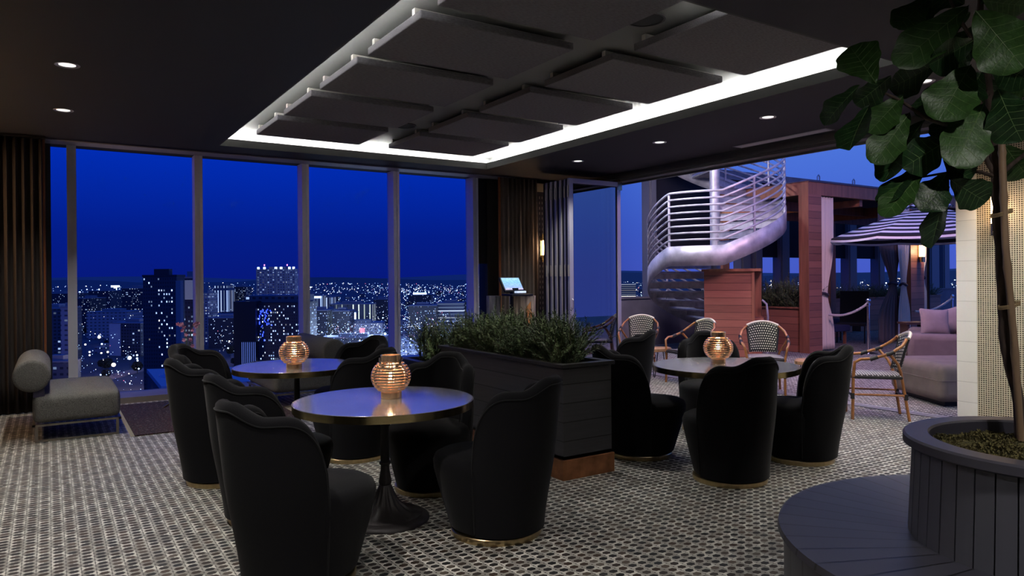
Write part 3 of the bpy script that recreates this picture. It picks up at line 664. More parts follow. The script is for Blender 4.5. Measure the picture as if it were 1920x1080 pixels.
# ================================================================== PLANTERS AND HERBS
def planter(loc, sx, sy, h, lab, plinth=True, rz=0.0):
    t = thing('planter_box', lab, 'planter', loc, rz)
    z0 = .155 if plinth else .02
    b = MB(); w = .03
    b.box((.01, .01, z0), (sx-.01, .01+w, h-.03)); b.box((.01, sy-.01-w, z0), (sx-.01, sy-.01, h-.03)); b.box((.01, .01+w, z0), (.01+w, sy-.01-w, h-.03)); b.box((sx-.01-w, .01+w, z0), (sx-.01, sy-.01-w, h-.03))
    b.box((.01, .01, z0), (sx-.01, sy-.01, z0+.02))
    b.build('boards', blackwood, t)
    b = MB(); c = .06
    b.box((-.012, -.012, h-.03), (sx+.012, c, h)); b.box((-.012, sy-c, h-.03), (sx+.012, sy+.012, h)); b.box((-.012, c, h-.03), (c, sy-c, h)); b.box((sx-c, c, h-.03), (sx+.012, sy-c, h)); b.build('cap_rail', blackcap, t, bevel=.004)
    b = MB(); b.box((.04, .04, h-.14), (sx-.04, sy-.04, h-.07)); b.build('soil', soil, t)
    if plinth:
        b = MB(); b.box((-.006, -.006, 0), (sx+.006, sy+.006, .15)); b.build('copper_plinth', copper_d, t, bevel=.004)
    return t
planter((3.18, 4.22, 0), .487, 1.98, .86, 'tall black boarded planter box with a copper plinth between the tables')
planter((3.02, 6.24, 0), 1.55, .55, .70, 'lower black planter box beside the window, behind the taller planter')
def herb(seed, h=.45, spread=.31, n=60):
    rnd = random.Random(seed); g = MB(); gl = MB(); st = MB()
    for i in range(n):
        a = rnd.uniform(0, 2*pi); out = rnd.uniform(.08, 1)*spread; hh = h*rnd.uniform(.55, 1.05)*(1-.28*(out/spread)**2)
        x0, y0 = rnd.uniform(-.08, .08), rnd.uniform(-.08, .08)
        pts = []; cx, cy = x0+out*cos(a), y0+out*sin(a); bend = rnd.uniform(-.05, .05)
        for k in range(7):
            q = k/6; pts.append(Vector((x0+(cx-x0)*q**1.3+bend*sin(q*pi), y0+(cy-y0)*q**1.3, hh*q-.05*(q**3)*rnd.random())))
        st.tube(pts, [.0032*(1-.7*k/6) for k in range(7)], 4, caps=False)
        m_ = g if rnd.random() < .62 else gl
        nn = 30
        for j in range(nn):
            q = .18+.82*j/nn; k = min(5, int(q*6)); p = pts[k].lerp(pts[k+1], q*6-k); d = (pts[k+1]-pts[k]).normalized()
            for s in range(2):
                ang = rnd.uniform(0, 2*pi); ref = d.cross(Vector((0, 0, 1))); ref = ref.normalized() if ref.length > .01 else Vector((1, 0, 0)); o2 = d.cross(ref)
                o_ = ref*cos(ang)+o2*sin(ang); L = rnd.uniform(.022, .042)*(1.1-.5*q); tip = p+(o_*.75+d*.65)*L; wv = d.cross(o_).normalized()*.0036
                m_.add([p-wv, p+wv, tip+wv*.4, tip-wv*.4], [(0, 1, 2, 3)])
    return g, gl, st
hm = []
for s in range(4):
    g, gl, st = herb(10+s); hm.append((g, gl, st))
protos = []
def herb_at(k, loc, rz, sc, lab, group, first={}):
    if k not in first:
        t = thing('rosemary_shrub', lab, 'shrub'); g, gl, st = hm[k]
        g.build('needles', herb_m, t); gl.build('young_needles', herb_l, t); st.build('stems', herb_stem, t); first[k] = t; o = t
    else: o = copy_tree(first[k])
    o.location = loc; o.rotation_euler = (0, 0, rz); o.scale = (sc, sc, sc); o['label'] = lab; o['group'] = group
rnd = random.Random(5)
for i in range(13):
    y = 4.42+i*.130; x = 3.42+(.07 if i % 2 else -.08)
    herb_at(i % 4, (x, y, .78), rnd.uniform(0, 6.28), rnd.uniform(.92, 1.12), 'bushy rosemary shrub growing in the tall black planter between the tables', 'rosemary in the tall planter')
for i in range(9):
    x = 3.22+i*.16; y = 6.50+(.10 if i % 2 else -.08)
    herb_at((i+1) % 4, (x, y, .62), rnd.uniform(0, 6.28), rnd.uniform(.95, 1.25), 'looser rosemary shrub in the lower planter in front of the city lights', 'rosemary in the lower planter')

# ================================================================== CHAISES, RUG, COFFEE TABLE, ORCHID
def rounded_box(x0, y0, z0, x1, y1, z1, r, crown=.02, n=14):
    bm_ = MB()
    # superellipse-ish cushion: grid on top with crown, straight sides with rounded edges
    prof = []
    def f(u, v):
        th = 2*pi*u; ph = -pi/2+pi*v
        c, s_ = cos(th), sin(th); e = .15
        sx = abs(c)**e*(1 if c >= 0 else -1); sy = abs(s_)**e*(1 if s_ >= 0 else -1)
        cp = max(0, cos(ph))**.17; szz = abs(sin(ph))**.38*(1 if sin(ph) >= 0 else -1)
        X = sx*cp; Y = sy*cp
        return ((x0+x1)/2+X*(x1-x0)/2, (y0+y1)/2+Y*(y1-y0)/2, (z0+z1)/2+szz*(z1-z0)/2+crown*max(0, szz)*(1-X*X)*(1-Y*Y))
    bm_.grid(f, 64, 32); return bm_
def chaise(loc, mirror, lab, rz=0.0):
    t = thing('chaise', lab, 'chaise', loc, rz); W_, L_ = .735, 1.40
    s = -1 if mirror else 1
    X = lambda x: x if not mirror else W_-x
    rounded_box(0, 0, .165, W_, L_, .44, .05, .02).build('seat_cushion', tweed_m, t, smooth=60)
    b = MB(); xc = X(.00); R = .152
    b.lathe([(0, 0), (R*.80, 0), (R*.95, .012), (R, .035), (R, L_-.035-.06), (R*.95, L_-.012-.06), (R*.8, L_-.06), (0, L_-.06)], 40)
    M_ = Matrix.Translation((xc, .02, .625)) @ Matrix.Rotation(-pi/2, 4, 'X'); b.v = [tuple(M_ @ Vector(v)) for v in b.v]
    b.build('bolster', tweed_m, t, smooth=50)
    b = MB(); b.box((min(X(.01), X(.10)), .05, .42), (max(X(.01), X(.10)), L_-.08, .53)); b.build('bolster_support', mat('dark_navy_cloth', (.022, .018, .04), .9), t)
    b = MB(); b.box((0, .03, .145), (W_, .055, .165)); b.box((0, L_-.055, .145), (W_, L_-.03, .165)); b.box((0, .03, .145), (.025, L_-.03, .165)); b.box((W_-.025, .03, .145), (W_, L_-.03, .165)); b.build('base_frame', steel_frame, t)
    for y in (.035, L_-.06):
        for x in (.02, W_-.045):
            b = MB(); b.box((x, y, 0), (x+.025, y+.025, .146)); b.build('leg', steel_frame, t)
        b = MB(); b.box((.045, y, 0), (W_-.045, y+.025, .018)); b.build('sled_bar', steel_frame, t)
    return t
chaise((-.14, 8.02, 0), False, 'grey tweed chaise with a bolster in front of the left curtain')
chaise((2.20, 8.50, 0), True, 'grey tweed chaise behind the far table, mostly hidden by chairs')
# rug
M = bpy.data.materials.new('oriental_rug'); M.use_nodes = True; tt = M.node_tree; bb = tt.nodes['Principled BSDF']
g = N(tt, 'ShaderNodeTexCoord'); vo = N(tt, 'ShaderNodeTexVoronoi'); vo.inputs['Scale'].default_value = 14; tt.links.new(g.outputs['Object'], vo.inputs['Vector'])
wv = N(tt, 'ShaderNodeTexWave'); wv.inputs['Scale'].default_value = 3.5; wv.inputs['Distortion'].default_value = 9; tt.links.new(g.outputs['Object'], wv.inputs['Vector'])
rr_ = ramp(tt, [(0, (.022, .004, .003)), (.4, (.004, .003, .005)), (.62, (.045, .006, .004)), (.8, (.004, .0035, .007)), (.95, (.10, .08, .065)), (1, (.02, .004, .004))], math_(tt, 'FRACT', math_(tt, 'ADD', math_(tt, 'MULTIPLY', vo.outputs['Distance'], 1.4), math_(tt, 'MULTIPLY', wv.outputs['Fac'], .9))))
tt.links.new(rr_.outputs[0], bb.inputs['Base Color']); bb.inputs['Roughness'].default_value = 1.0
r = thing('oriental_rug', 'dark red oriental rug between the two grey chaises', 'rug', (.69, 7.80, 0))
b = MB(); b.box((0, 0, .001), (1.62, 2.02, .012)); b.build('pile', M, r)
b = MB()
for i in range(60): b.box((-.035, .01+i*.0335, .001), (0, .022+i*.0335, .006)); b.box((1.62, .01+i*.0335, .001), (1.655, .022+i*.0335, .006))
fr = b.build('fringe', mat('rug_fringe', (.38, .34, .28), 1.0), r); fr['kind'] = 'stuff'
ct = thing('coffee_table', 'low glass coffee table with crossed brass legs on the red rug', 'coffee table', (1.42, 9.15, 0))
b = MB(); b.lathe([(0, .40), (.36, .40), (.362, .405), (.36, .412), (0, .412)], 48); b.build('glass_top', clear_glass, ct, smooth=30)
for k in range(3):
    a = 2*pi*k/3+.5; b = MB(); b.tube([(.34*cos(a), .34*sin(a), .014), (-.27*cos(a+.5), -.27*sin(a+.5), .398)], .013, 8); b.build('leg', brass, ct, smooth=True)
op = thing('orchid', 'pink orchid with drooping flower sprays behind the left chairs', 'orchid', (1.37, 9.10, .413))
b = MB(); b.lathe([(0, 0), (.05, 0), (.066, .10), (.06, .10), (.046, .012), (0, .012)], 28); b.build('pot', mat('green_pot', (.04, .30, .07), .25), op, smooth=40)
petal_m = mat('orchid_petal', (.62, .26, .40), .6, noise=(12, .3))
for s, (dx, n_) in enumerate([(-.10, 7), (.10, 8)]):
    pts = [(dx*q**1.5, -.02*q, .08+.52*sin(q*1.9)/1.0) for q in [i/12 for i in range(13)]]
    b = MB(); b.tube(pts, .004, 6); st_ = b.build('flower_stem', mat('stem_green', (.05, .12, .03), .5), op, smooth=True)
    for j in range(n_):
        k = 12-j; px_, py_, pz_ = pts[k]; b = MB()
        cx_, cz_ = px_+(.016 if j % 2 else -.014), pz_-.020*j+.02
        for q in range(5):
            a = 2*pi*q/5+j; u = Vector((cos(a), 0, sin(a))); w_ = Vector((-sin(a), 0, cos(a)))
            c_ = Vector((cx_, py_-.012*(j % 3), cz_)); b.add([c_, c_+u*.014+w_*.010+Vector((0, -.005, 0)), c_+u*.026+Vector((0, -.001, 0)), c_+u*.014-w_*.010+Vector((0, -.005, 0))], [(0, 1, 2, 3)])
        b.build('flower', petal_m, st_, solid=.002)
for s in range(3):
    b = MB(); a = 2.2*s+.4
    b.grid(lambda u, v, a=a: ((.16*u*cos(a)-(v-.5)*.05*sin(pi*u)*sin(a)), (.16*u*sin(a)+(v-.5)*.05*sin(pi*u)*cos(a)), .10+.05*sin(pi*u*.8)), 8, 2); b.build('leaf', mat('orchid_leaf', (.03, .11, .03), .4), op, smooth=True, solid=.003)

# ================================================================== HOST STAND
for (x, y, w, lab, sd, tone) in [(5.70, 9.30, .20, 'rough split log pedestal, the paler bluish one under the monitor base', 1, (.20, .20, .22)), (6.05, 9.05, .38, 'rough split log pedestal with orange heartwood right of the monitor stand', 2, (.30, .24, .19))]:
    t = thing('log_pedestal', lab, 'pedestal', (x, y, 0)); rnd = random.Random(sd)
    ra = [w/2*rnd.uniform(.8, 1.15) for _ in range(18)]
    def f(u, v):
        k = u*18; i = int(k) % 18; q = k-int(k); rr = ra[i]*(1-q)+ra[(i+1) % 18]*q; a = 2*pi*u
        return (rr*cos(a)*(1+.05*sin(v*9+i)), rr*sin(a)*(1+.04*cos(v*7)), v*1.24)
    b = MB(); b.grid(f, 36, 20); b.add([f(i/36, 1) for i in range(36)], [tuple(range(36))]); b.build('log', mat('log_bark_%d' % sd, tone, .8, noise=((22, 22, 2.0), .75), bump=((40, 40, 5), 1.0)), t, smooth=50)
    b = MB()
    b.add([(-.03, -w*.50, .75), (.06, -w*.51, .70), (.09, -w*.50, 1.0), (.03, -w*.51, 1.16), (-.05, -w*.5, 1.05)], [(0, 1, 2, 3, 4)])
    if sd == 2: b.build('heartwood', mat('heartwood', (.42, .17, .04), .7, noise=((20, 20, 3), .4)), t, solid=.02)
st = thing('pos_terminal', 'black point of sale terminal with a lit blue screen on the host stand', 'monitor', (5.90, 8.98, 1.24))
b = MB(); b.box((-.16, -.14, 0), (.22, .16, .03)); b.build('base_plate', black_metal, st, bevel=.006)
b = MB(); b.box((-.04, .02, -1.24), (.06, .10, .12)); b.build('post', black_metal, st)
sm = bpy.data.materials.new('screen_glow'); sm.use_nodes = True; t_ = sm.node_tree; b_ = t_.nodes['Principled BSDF']
g = N(t_, 'ShaderNodeTexCoord'); s_ = N(t_, 'ShaderNodeSeparateXYZ'); t_.links.new(g.outputs['Object'], s_.inputs[0])
r1 = ramp(t_, [(0, (.75, .45, .55)), (.25, (.30, .45, .85)), (.6, (.25, .55, .80)), (1, (.45, .70, .85))], math_(t_, 'ADD', math_(t_, 'MULTIPLY', s_.outputs[2], 3.5), .0))
bk = N(t_, 'ShaderNodeTexBrick'); bk.inputs['Scale'].default_value = 16; bk.inputs['Color1'].default_value = (1, 1, 1, 1); bk.inputs['Color2'].default_value = (.55, .6, .75, 1); bk.inputs['Mortar'].default_value = (.25, .3, .5, 1)
cb = N(t_, 'ShaderNodeCombineXYZ'); t_.links.new(s_.outputs[0], cb.inputs[0]); t_.links.new(s_.outputs[2], cb.inputs[1]); t_.links.new(cb.outputs[0], bk.inputs['Vector'])
mm = N(t_, 'ShaderNodeMixRGB', blend_type='MULTIPLY'); mm.inputs[0].default_value = .8; t_.links.new(r1.outputs[0], mm.inputs[1]); t_.links.new(bk.outputs[0], mm.inputs[2])
t_.links.new(mm.outputs[0], b_.inputs['Emission Color']); b_.inputs['Emission Strength'].default_value = 1.7; b_.inputs['Base Color'].default_value = (.01, .01, .012, 1)
Mt = Matrix.Translation((0.0, .03, .06)) @ Matrix.Rotation(RAD(8), 4, 'Z') @ Matrix.Rotation(RAD(-32), 4, 'X')
b = MB(); b.box((-.20, -.015, 0), (.20, .02, .26), Mt); hs = b.build('housing', black_metal, st, bevel=.006)
b = MB(); b.box((-.178, -.017, .03), (.178, -.0155, .24)); pn = b.build('screen_panel', sm, st); pn.matrix_local = Mt
b = MB(); b.box((-.06, -.13, .045), (.10, -.05, .075)); b.build('card_reader', mat('reader_glow', (.6, .7, .9), .4, emit=(.6, .75, 1), estr=.8), st, bevel=.004)

# ================================================================== CIRCULAR BENCH PLANTER WITH FIG TREE
BC = (3.27, 1.18)
bn = thing('bench_planter', 'charcoal boarded round bench built around a tall tapered planter', 'bench planter', (BC[0], BC[1], 0))
b = MB(); b.lathe([(.47, .445), (1.005, .445), (1.01, .42), (1.0, .412), (.47, .412), (.47, .445)], 132, cap=False); b.build('seat_ring', bench_m, bn, smooth=30)
b = MB(); b.lathe([(.985, 0), (.985, .412)], 132, cap=False); b.lathe([(.955, .412), (.955, 0)], 132, cap=False); b.build('bench_skirt', bench_m, bn, smooth=30)
nb = 44
b = MB()
for i in range(nb):
    a0 = 2*pi*(i+.04)/nb; a1 = 2*pi*(i+.96)/nb
    for (r0, r1, z0, z1) in [(.500, .482, .445, .815)]:
        vs = [(r0*cos(a0), r0*sin(a0), z0), (r0*cos(a1), r0*sin(a1), z0), (r1*cos(a1), r1*sin(a1), z1), (r1*cos(a0), r1*sin(a0), z1)]
        vi = [(x*.955, y*.955, z) for x, y, z in vs]
        b.add(vs+vi, [(0, 1, 2, 3), (7, 6, 5, 4), (0, 4, 5, 1), (1, 5, 6, 2), (2, 6, 7, 3), (3, 7, 4, 0)])
b.build('tapered_boards', mat('charcoal_lit', (.072, .072, .092), .42, noise=((6, 6, 1), .12)), bn)  # paler than the seat boards: light on the upright faces put into colour
b = MB(); b.lathe([(.476, .445), (.458, .815)], 88, cap=False); b.build('liner', mat('liner_dark', (.01, .01, .013), .7), bn, smooth=True)
b = MB(); b.lathe([(.505, .805), (.516, .812), (.516, .842), (.508, .850), (.425, .850), (.418, .842), (.418, .76), (.43, .76), (.43, .805), (.505, .805)], 110, cap=False); b.build('rim', bench_r, bn, smooth=30)
rnd = random.Random(3)
b = MB(); b.lathe([(0, .803), (.12, .803), (.25, .80), (.36, .797), (.425, .79)], 60, cap=False)
def mossy(b):
    for i in range(5200):
        a = rnd.uniform(0, 2*pi); r_ = .415*sqrt(rnd.random()); x, y = r_*cos(a), r_*sin(a); z = .803-.05*r_*r_+.010*sin(x*19)*cos(y*23); s_ = rnd.uniform(.006, .015)
        for k in range(3):
            t_a = rnd.uniform(0, 6.28); d = Vector((cos(t_a)*.6, sin(t_a)*.6, rnd.uniform(.5, 1.1)))*s_; w_ = Vector((-sin(t_a), cos(t_a), 0))*s_*.35
            p = Vector((x, y, z)); b.add([p-w_, p+w_, p+d+w_*.6, p+d-w_*.6], [(0, 1, 2, 3)])
mossy(b)
mo = b.build('moss', moss_m, bn); mo['kind'] = 'stuff'

TD = 3.02
fig = thing('fig_tree', 'potted fiddle leaf fig tree with a bamboo stake in the round planter', 'tree', (BC[0], BC[1], .78))
org = Vector(fig.location)
def L(px, py, d): return at(px, py, d)-org
tr = [(1917, 838, TD+.02), (1906, 733, TD), (1886, 650, TD), (1880, 551, TD), (1876, 480, TD), (1870, 411, TD), (1867, 318, TD), (1862, 230, TD), (1851, 140, TD), (1842, 60, TD), (1836, -20, TD), (1832, -90, TD)]
b = MB(); rnd = random.Random(8)
pts = []
for i in range(len(tr)-1):
    for k in range(4):
        q = k/4; pts.append(L(*[tr[i][j]*(1-q)+tr[i+1][j]*q for j in range(3)])+Vector((rnd.uniform(-1, 1), rnd.uniform(-1, 1), 0))*.0035)
b.tube(pts, [.023-.011*i/len(pts)+rnd.uniform(-.0015, .002) for i in range(len(pts))], 12); b.build('trunk', bark, fig, smooth=60)
def branch(p, r0=.010, r1=.006):
    b = MB(); P = [L(*q) for q in p]; b.tube(P, [r0+(r1-r0)*i/(len(P)-1) for i in range(len(P))], 8); b.build('branch', bark, fig, smooth=60)
branch([(1868, 330, TD), (1852, 305, TD), (1845, 284, TD), (1842, 270, TD)], .012, .008)
branch([(1862, 330, TD), (1840, 323, TD-.03), (1819, 321, TD-.06), (1790, 322, TD-.08), (1757, 327, TD-.1), (1728, 332, TD-.1)], .009, .004)
branch([(1856, 170, TD), (1820, 215, TD-.05), (1780, 236, TD-.08), (1737, 222, TD-.1), (1712, 205, TD-.1), (1688, 188, TD-.12), (1660, 175, TD-.12)], .011, .005)
branch([(1872, 330, TD), (1895, 310, TD+.02), (1925, 286, TD+.05)], .012, .008)
branch([(1850, 120, TD), (1870, 80, TD-.05), (1900, 50, TD-.1)], .009, .005)
branch([(1850, 110, TD), (1820, 70, TD-.05), (1790, 20, TD-.1), (1770, -30, TD-.1)], .009, .005)
bs = thing('bamboo_stake', 'bamboo cane tied upright to the fig tree trunk', 'stake', tuple(L(1916, 840, TD-.02)+org))
o2 = Vector(bs.location)
bp_ = [at(x, y, TD-.055)-o2 for x, y in [(1920, 838), (1901, 634), (1885, 458), (1880, 318), (1878, 255)]]
bp_[0] = Vector((0.0, 0, -.04))
b = MB(); PP = []; RR = []
for i in range(len(bp_)-1):
    for k in range(8):
        q = k/8; PP.append(bp_[i].lerp(bp_[i+1], q)); RR.append(.0135 if (i*8+k) % 7 else .0165)
b.tube(PP, RR, 12); b.build('cane', bamboo_m, bs, smooth=50)
for (x, y) in ((1878, 400), (1892, 572)):
    c = at(x, y, TD-.03)-org; b = MB()
    for w_ in (-.006, 0, .006): b.tube([c+Vector((.040*cos(a)*Rv.x-.035*sin(a)*Fv.x, .040*cos(a)*Rv.y-.035*sin(a)*Fv.y, w_+.012*cos(a))) for a in [2*pi*i/18 for i in range(18)]], .0025, 5, closed=True)
    b.build('twine_tie', twine, fig, smooth=True)
# fiddle leaves
def leaf_mesh(seed, fold, curl, wave):
    rnd = random.Random(seed); ph = rnd.uniform(0, 6)
    def wid(u):    # fiddle outline: narrow near the stalk, broad beyond the middle
        return (.56*sin(pi*min(1, u/.40)*.5)**.75+.46*sstep(.22, .66, u))*sqrt(max(0, 1-((u-.62)/.385)**2 if u > .62 else 1))*.5 if u > 0 else 0
    def pt(u, s):
        w = wid(u)*s*(1+.055*sin(u*23+ph+1.5*s)*min(1, u*2)); x = u-curl*.12*u*u
        z = -curl*.42*u*u+fold*abs(w)*.75+wave*.045*sin(u*13+ph)*abs(s)**2-.022*abs(sin(u*8.5*pi/2))*abs(s)*(1-abs(s))*1.6
        return (x, w, z)
    b = MB(); b.grid(lambda u, v: pt(u, v*2-1), 26, 12)
    vn = MB(); e = .006
    vn.tube([Vector(pt(i/14*.99, 0))+Vector((0, 0, e*.5)) for i in range(15)], [.010*(1-.75*i/14) for i in range(15)], 5)
    for u0 in (.16, .30, .43, .56, .68, .79):
        for s in (-1, 1):
            vn.tube([Vector(pt(min(.97, u0+.15*q*(1-.1*q)), s*q*.92))+Vector((0, 0, e*.4)) for q in (0, .25, .5, .75, 1)], [.0046, .004, .0034, .0026, .0016], 4)
    return b, vn
LM = [leaf_mesh(i, f_, c_, w_) for i, (f_, c_, w_) in enumerate([(.22, .35, 1.2), (.45, .65, .9), (.65, .25, 1.4), (.15, .8, 1.5)])]
lp = []
for (b, vn) in LM:
    a_ = b.build('leaf', leaf_m, fig, smooth=80); v_ = vn.build('veins', vein_m, a_, smooth=True); lp.append([a_, v_, False])
def put_leaf(base, tip, wpx, d0, d1, tilt=0.0, var=0, young=False):
    s = 1500; q = 2.571
    P0 = L(s+base[0]/q, base[1]/q, d0); P1 = L(s+tip[0]/q, tip[1]/q, d1)
    x = P1-P0; ln = x.length; x.normalize(); view = (org+P0-Vector((0, 0, EYE))).normalized()
    n_ = -view-(-view).dot(x)*x; n_.normalize(); n_ = Matrix.Rotation(RAD(tilt), 3, x) @ n_
    y = n_.cross(x)
    wm = wpx/q*d0/FPX; wide = wm/max(.28, abs(cos(RAD(tilt))))/.98*(.80 if abs(tilt) >= 38 else 1.0)
    M_ = Matrix((x*ln*1.06, y*wide, n_*min(ln*.9, wide*.75))).transposed().to_4x4(); M_.translation = P0
    pr = lp[var]
    if not pr[2]: a_ = pr[0]; pr[2] = True
    else:
        a_ = pr[0].copy(); COL.objects.link(a_); c_ = pr[1].copy(); COL.objects.link(c_); c_.parent = a_
    a_.matrix_local = M_
    if young:
        a_.data = a_.data.copy(); a_.data.materials[0] = leaf_light
LEAVES = [((365, 400), (240, 215), 200, -.15, -.05, 10, 0, 1), ((290, 410), (95, 590), 120, -.12, -.05, 55, 1, 0), ((440, 365), (275, 505), 130, -.1, -.02, -30, 2, 0), ((495, 465), (335, 625), 150, -.12, -.15, 25, 0, 0),
 ((335, 510), (215, 700), 130, -.1, -.2, 55, 1, 0), ((530, 540), (360, 775), 160, -.15, -.2, 12, 0, 1), ((600, 575), (400, 860), 150, -.05, -.1, 48, 2, 0), ((740, 655), (520, 805), 170, -.12, -.2, -15, 3, 0),
 ((815, 25), (480, 300), 190, -.12, -.2, 15, 0, 1), ((655, 305), (450, 435), 140, -.05, -.05, -35, 1, 0), ((825, 310), (675, 560), 230, -.25, -.3, 10, 0, 0), ((635, 410), (590, 560), 110, -.1, -.1, 40, 2, 0),
 ((890, 495), (755, 785), 220, -.22, -.3, -12, 0, 0), ((955, 430), (1055, 685), 230, -.3, -.35, 12, 3, 0), ((845, 50), (1075, 315), 270, -.35, -.45, -8, 0, 0), ((835, 195), (640, 310), 150, -.15, -.2, -30, 2, 0),
 ((820, 60), (640, 200), 130, -.05, -.1, -40, 1, 0), ((630, -10), (470, 120), 130, -.05, -.1, 30, 0, 0), ((575, 800), (380, 975), 110, -.1, -.15, 50, 1, 0), ((590, 830), (405, 1030), 120, -.12, -.2, 30, 0, 1),
 ((705, 840), (590, 1000), 175, -.15, -.2, 5, 3, 0), ((690, 760), (820, 865), 140, -.1, -.12, -20, 2, 0), ((725, 865), (905, 985), 165, -.15, -.2, 8, 3, 0), ((722, 900), (605, 1185), 110, -.12, -.2, 55, 1, 0),
 ((880, 0), (1100, 40), 130, -.15, -.2, 35, 0, 0), ((905, 285), (1100, 395), 150, -.2, -.3, 25, 2, 0), ((725, 555), (650, 660), 90, -.02, -.05, 20, 1, 0), ((980, 395), (1100, 440), 110, -.05, -.1, 30, 0, 0),
 ((985, 700), (1100, 860), 190, .06, .1, 5, 0, 0), ((870, 20), (960, -90), 130, -.1, -.1, 20, 1, 0), ((790, 20), (640, -60), 160, -.05, -.05, 10, 3, 0), ((875, 345), (780, 510), 160, -.02, .02, 5, 2, 0),
 ((700, 0), (560, 60), 120, .05, .05, -20, 2, 0), ((840, 230), (700, 340), 140, .0, .05, -10, 1, 0), ((860, 470), (960, 640), 150, .05, .08, 10, 1, 0), ((880, 120), (760, 260), 150, .04, .05, 10, 0, 0), ((900, 380), (1010, 560), 150, .05, .1, -20, 2, 0), ((690, 640), (800, 770), 130, .0, .0, 20, 0, 0)]
for (ba, ti, w_, e0, e1, tl, va, yo) in LEAVES:
    put_leaf(ba, ti, w_, TD+e0, TD+e1, tl, va, bool(yo))
# ================================================================== TERRACE
# perimeter wall, facade mullions, blinds
PY = 11.6
b = MB(); b.box((XE+.2, PY, 0), (26, PY+.22, 1.04)); b.box((XE+.2, PY-.02, 1.04), (26, PY+.24, 1.08)); struct('wall_parapet', b, stucco)
b = MB(); b.box((XE+.2, PY, 3.86), (26, PY+.35, 4.08)); struct('trim_6', b, concrete)
b = MB(); b.box((XE, YN+.3, 0), (XE+.2, PY+.22, CH+.6)); struct('wall_right.003', b, mat('building_corner', (.10, .09, .11), .8))
cols_ = [(11.20, 11.42), (14.26, 14.62), (14.75, 15.07), (15.79, 16.16), (18.79, 19.20), (20.28, 20.62), (23.2, 23.75), (24.0, 24.4)]
for i, (x0, x1) in enumerate(cols_):
    b = MB(); b.box((x0, PY+.02, 1.08), (x1, PY+.26, 3.86)); b.box((x0+.05, PY-.005, 1.08), (x1-.05, PY+.02, 3.86)); struct('trim_%d' % (20+i), b, perim_m)
gaps = [(11.42, 14.26), (15.07, 15.79), (16.16, 18.79), (19.20, 20.28), (20.62, 23.2)]
for i, (x0, x1) in enumerate(gaps):
    b = MB(); b.box((x0, PY+.12, 2.0), (x1, PY+.14, 3.86)); b.tube([(x0, PY+.13, 2.0), (x1, PY+.13, 2.0)], .015, 6)
    tag(b.build('terrace_blind', blind_m), 'black blind hung between grey terrace columns, %s' % ['behind the spiral stair', 'right of the stair in the narrow bay', 'behind the left cabana bay', 'narrow one behind the cabana', 'behind the umbrella'][i], 'blind', 'terrace blinds')
for i, x in enumerate((15.9, 17.55, 19.2)):
    b = MB(); b.tube([(x-.05, PY+.1, 4.07), (x-.05, PY+.1, 4.20), (x, PY+.1, 4.25), (x+.05, PY+.1, 4.20), (x+.05, PY+.1, 4.07)], .016, 8)
    tag(b.build('anchor_ring', galv, smooth=True), 'steel anchor loop on the roof beam, %s' % ['nearest the spiral stair', 'the middle of three', 'rightmost, beside the fig leaves'][i], 'anchor', 'roof anchors')

# spiral stair -----------------------------------------------------------
SCX, SCY, SR = 11.3, 9.85, 1.347
AL = atan2(-SCY, -SCX)
def zb(p):
    if p < -40: return max(0.0, 1.73-.0105*(-40-p))
    if p < 6: return 1.73
    return 1.73+.0096*(p-6)
P0_, P1_ = -200, 285
ss = thing('spiral_stair', 'galvanised steel spiral staircase rising from the terrace', 'staircase', (SCX, SCY, 0))
def sp_(p, r, z): a = AL+RAD(p); return (r*cos(a), r*sin(a), z)
b = MB(); b.lathe([(.10, 0), (.10, 5.2)], 24); b.build('centre_pole', galv, ss, smooth=40)
def band(u, v): p = P0_+(P1_-P0_)*u; return sp_(p, SR, max(zb(p)-.02, .0)+.375*v)
b = MB(); b.grid(band, 150, 2); b.build('stringer_band', galv, ss, smooth=60, solid=.012)
for k in range(8):
    h = .47+k*.128
    b = MB(); b.tube([sp_(P0_+(P1_-P0_)*i/120, SR-.02, zb(P0_+(P1_-P0_)*i/120)+h) for i in range(121)], .020 if k < 7 else .024, 8); b.build('handrail' if k == 7 else 'guard_rail', galv, ss, smooth=True)
for p in (-180, -130, -85, -40, 32, 82, 125, 170, 215, 260):
    b = MB(); z0 = zb(p)+.2; b.tube([sp_(p, SR-.03, z0), sp_(p, SR-.03, zb(p)+1.38)], .024, 8); b.build('rail_post', galv, ss, smooth=True)
def tread(p0, p1, z, nm='tread'):
    b = MB(); n = max(2, int((p1-p0)/6)); top = [sp_(p0+(p1-p0)*i/n, SR-.015, z) for i in range(n+1)]; inn = [sp_(p0+(p1-p0)*i/n, .10, z) for i in range(n+1)]
    ring = top+inn[::-1]; lo = [(x, y, zz-.035) for x, y, zz in ring]; m_ = len(ring)
    b.add(ring+lo, [tuple(range(m_)), tuple(range(m_, 2*m_))[::-1]]+[(i, (i+1) % m_, m_+(i+1) % m_, m_+i) for i in range(m_)])
    a_, c_ = sp_(p0, .10, z), sp_(p0, SR-.015, z)
    d_ = Vector(sp_(p0+1.2, SR, 0))-Vector(sp_(p0, SR, 0))
    b.add([a_, c_, (c_[0], c_[1], z-.15), (a_[0], a_[1], z-.15), (a_[0]+d_.x*.5, a_[1]+d_.y*.5, z), (c_[0]+d_.x, c_[1]+d_.y, z), (c_[0]+d_.x, c_[1]+d_.y, z-.15), (a_[0]+d_.x*.5, a_[1]+d_.y*.5, z-.15)], [(0, 1, 2, 3), (4, 7, 6, 5), (3, 2, 6, 7), (0, 3, 7, 4), (1, 5, 6, 2)])
    b.build(nm, galv_d, ss)
for i in range(9): p = -40-19*(i+1); tread(p, p+19, zb(p+9)+.19)
tread(-40, 6, 1.92, 'landing')
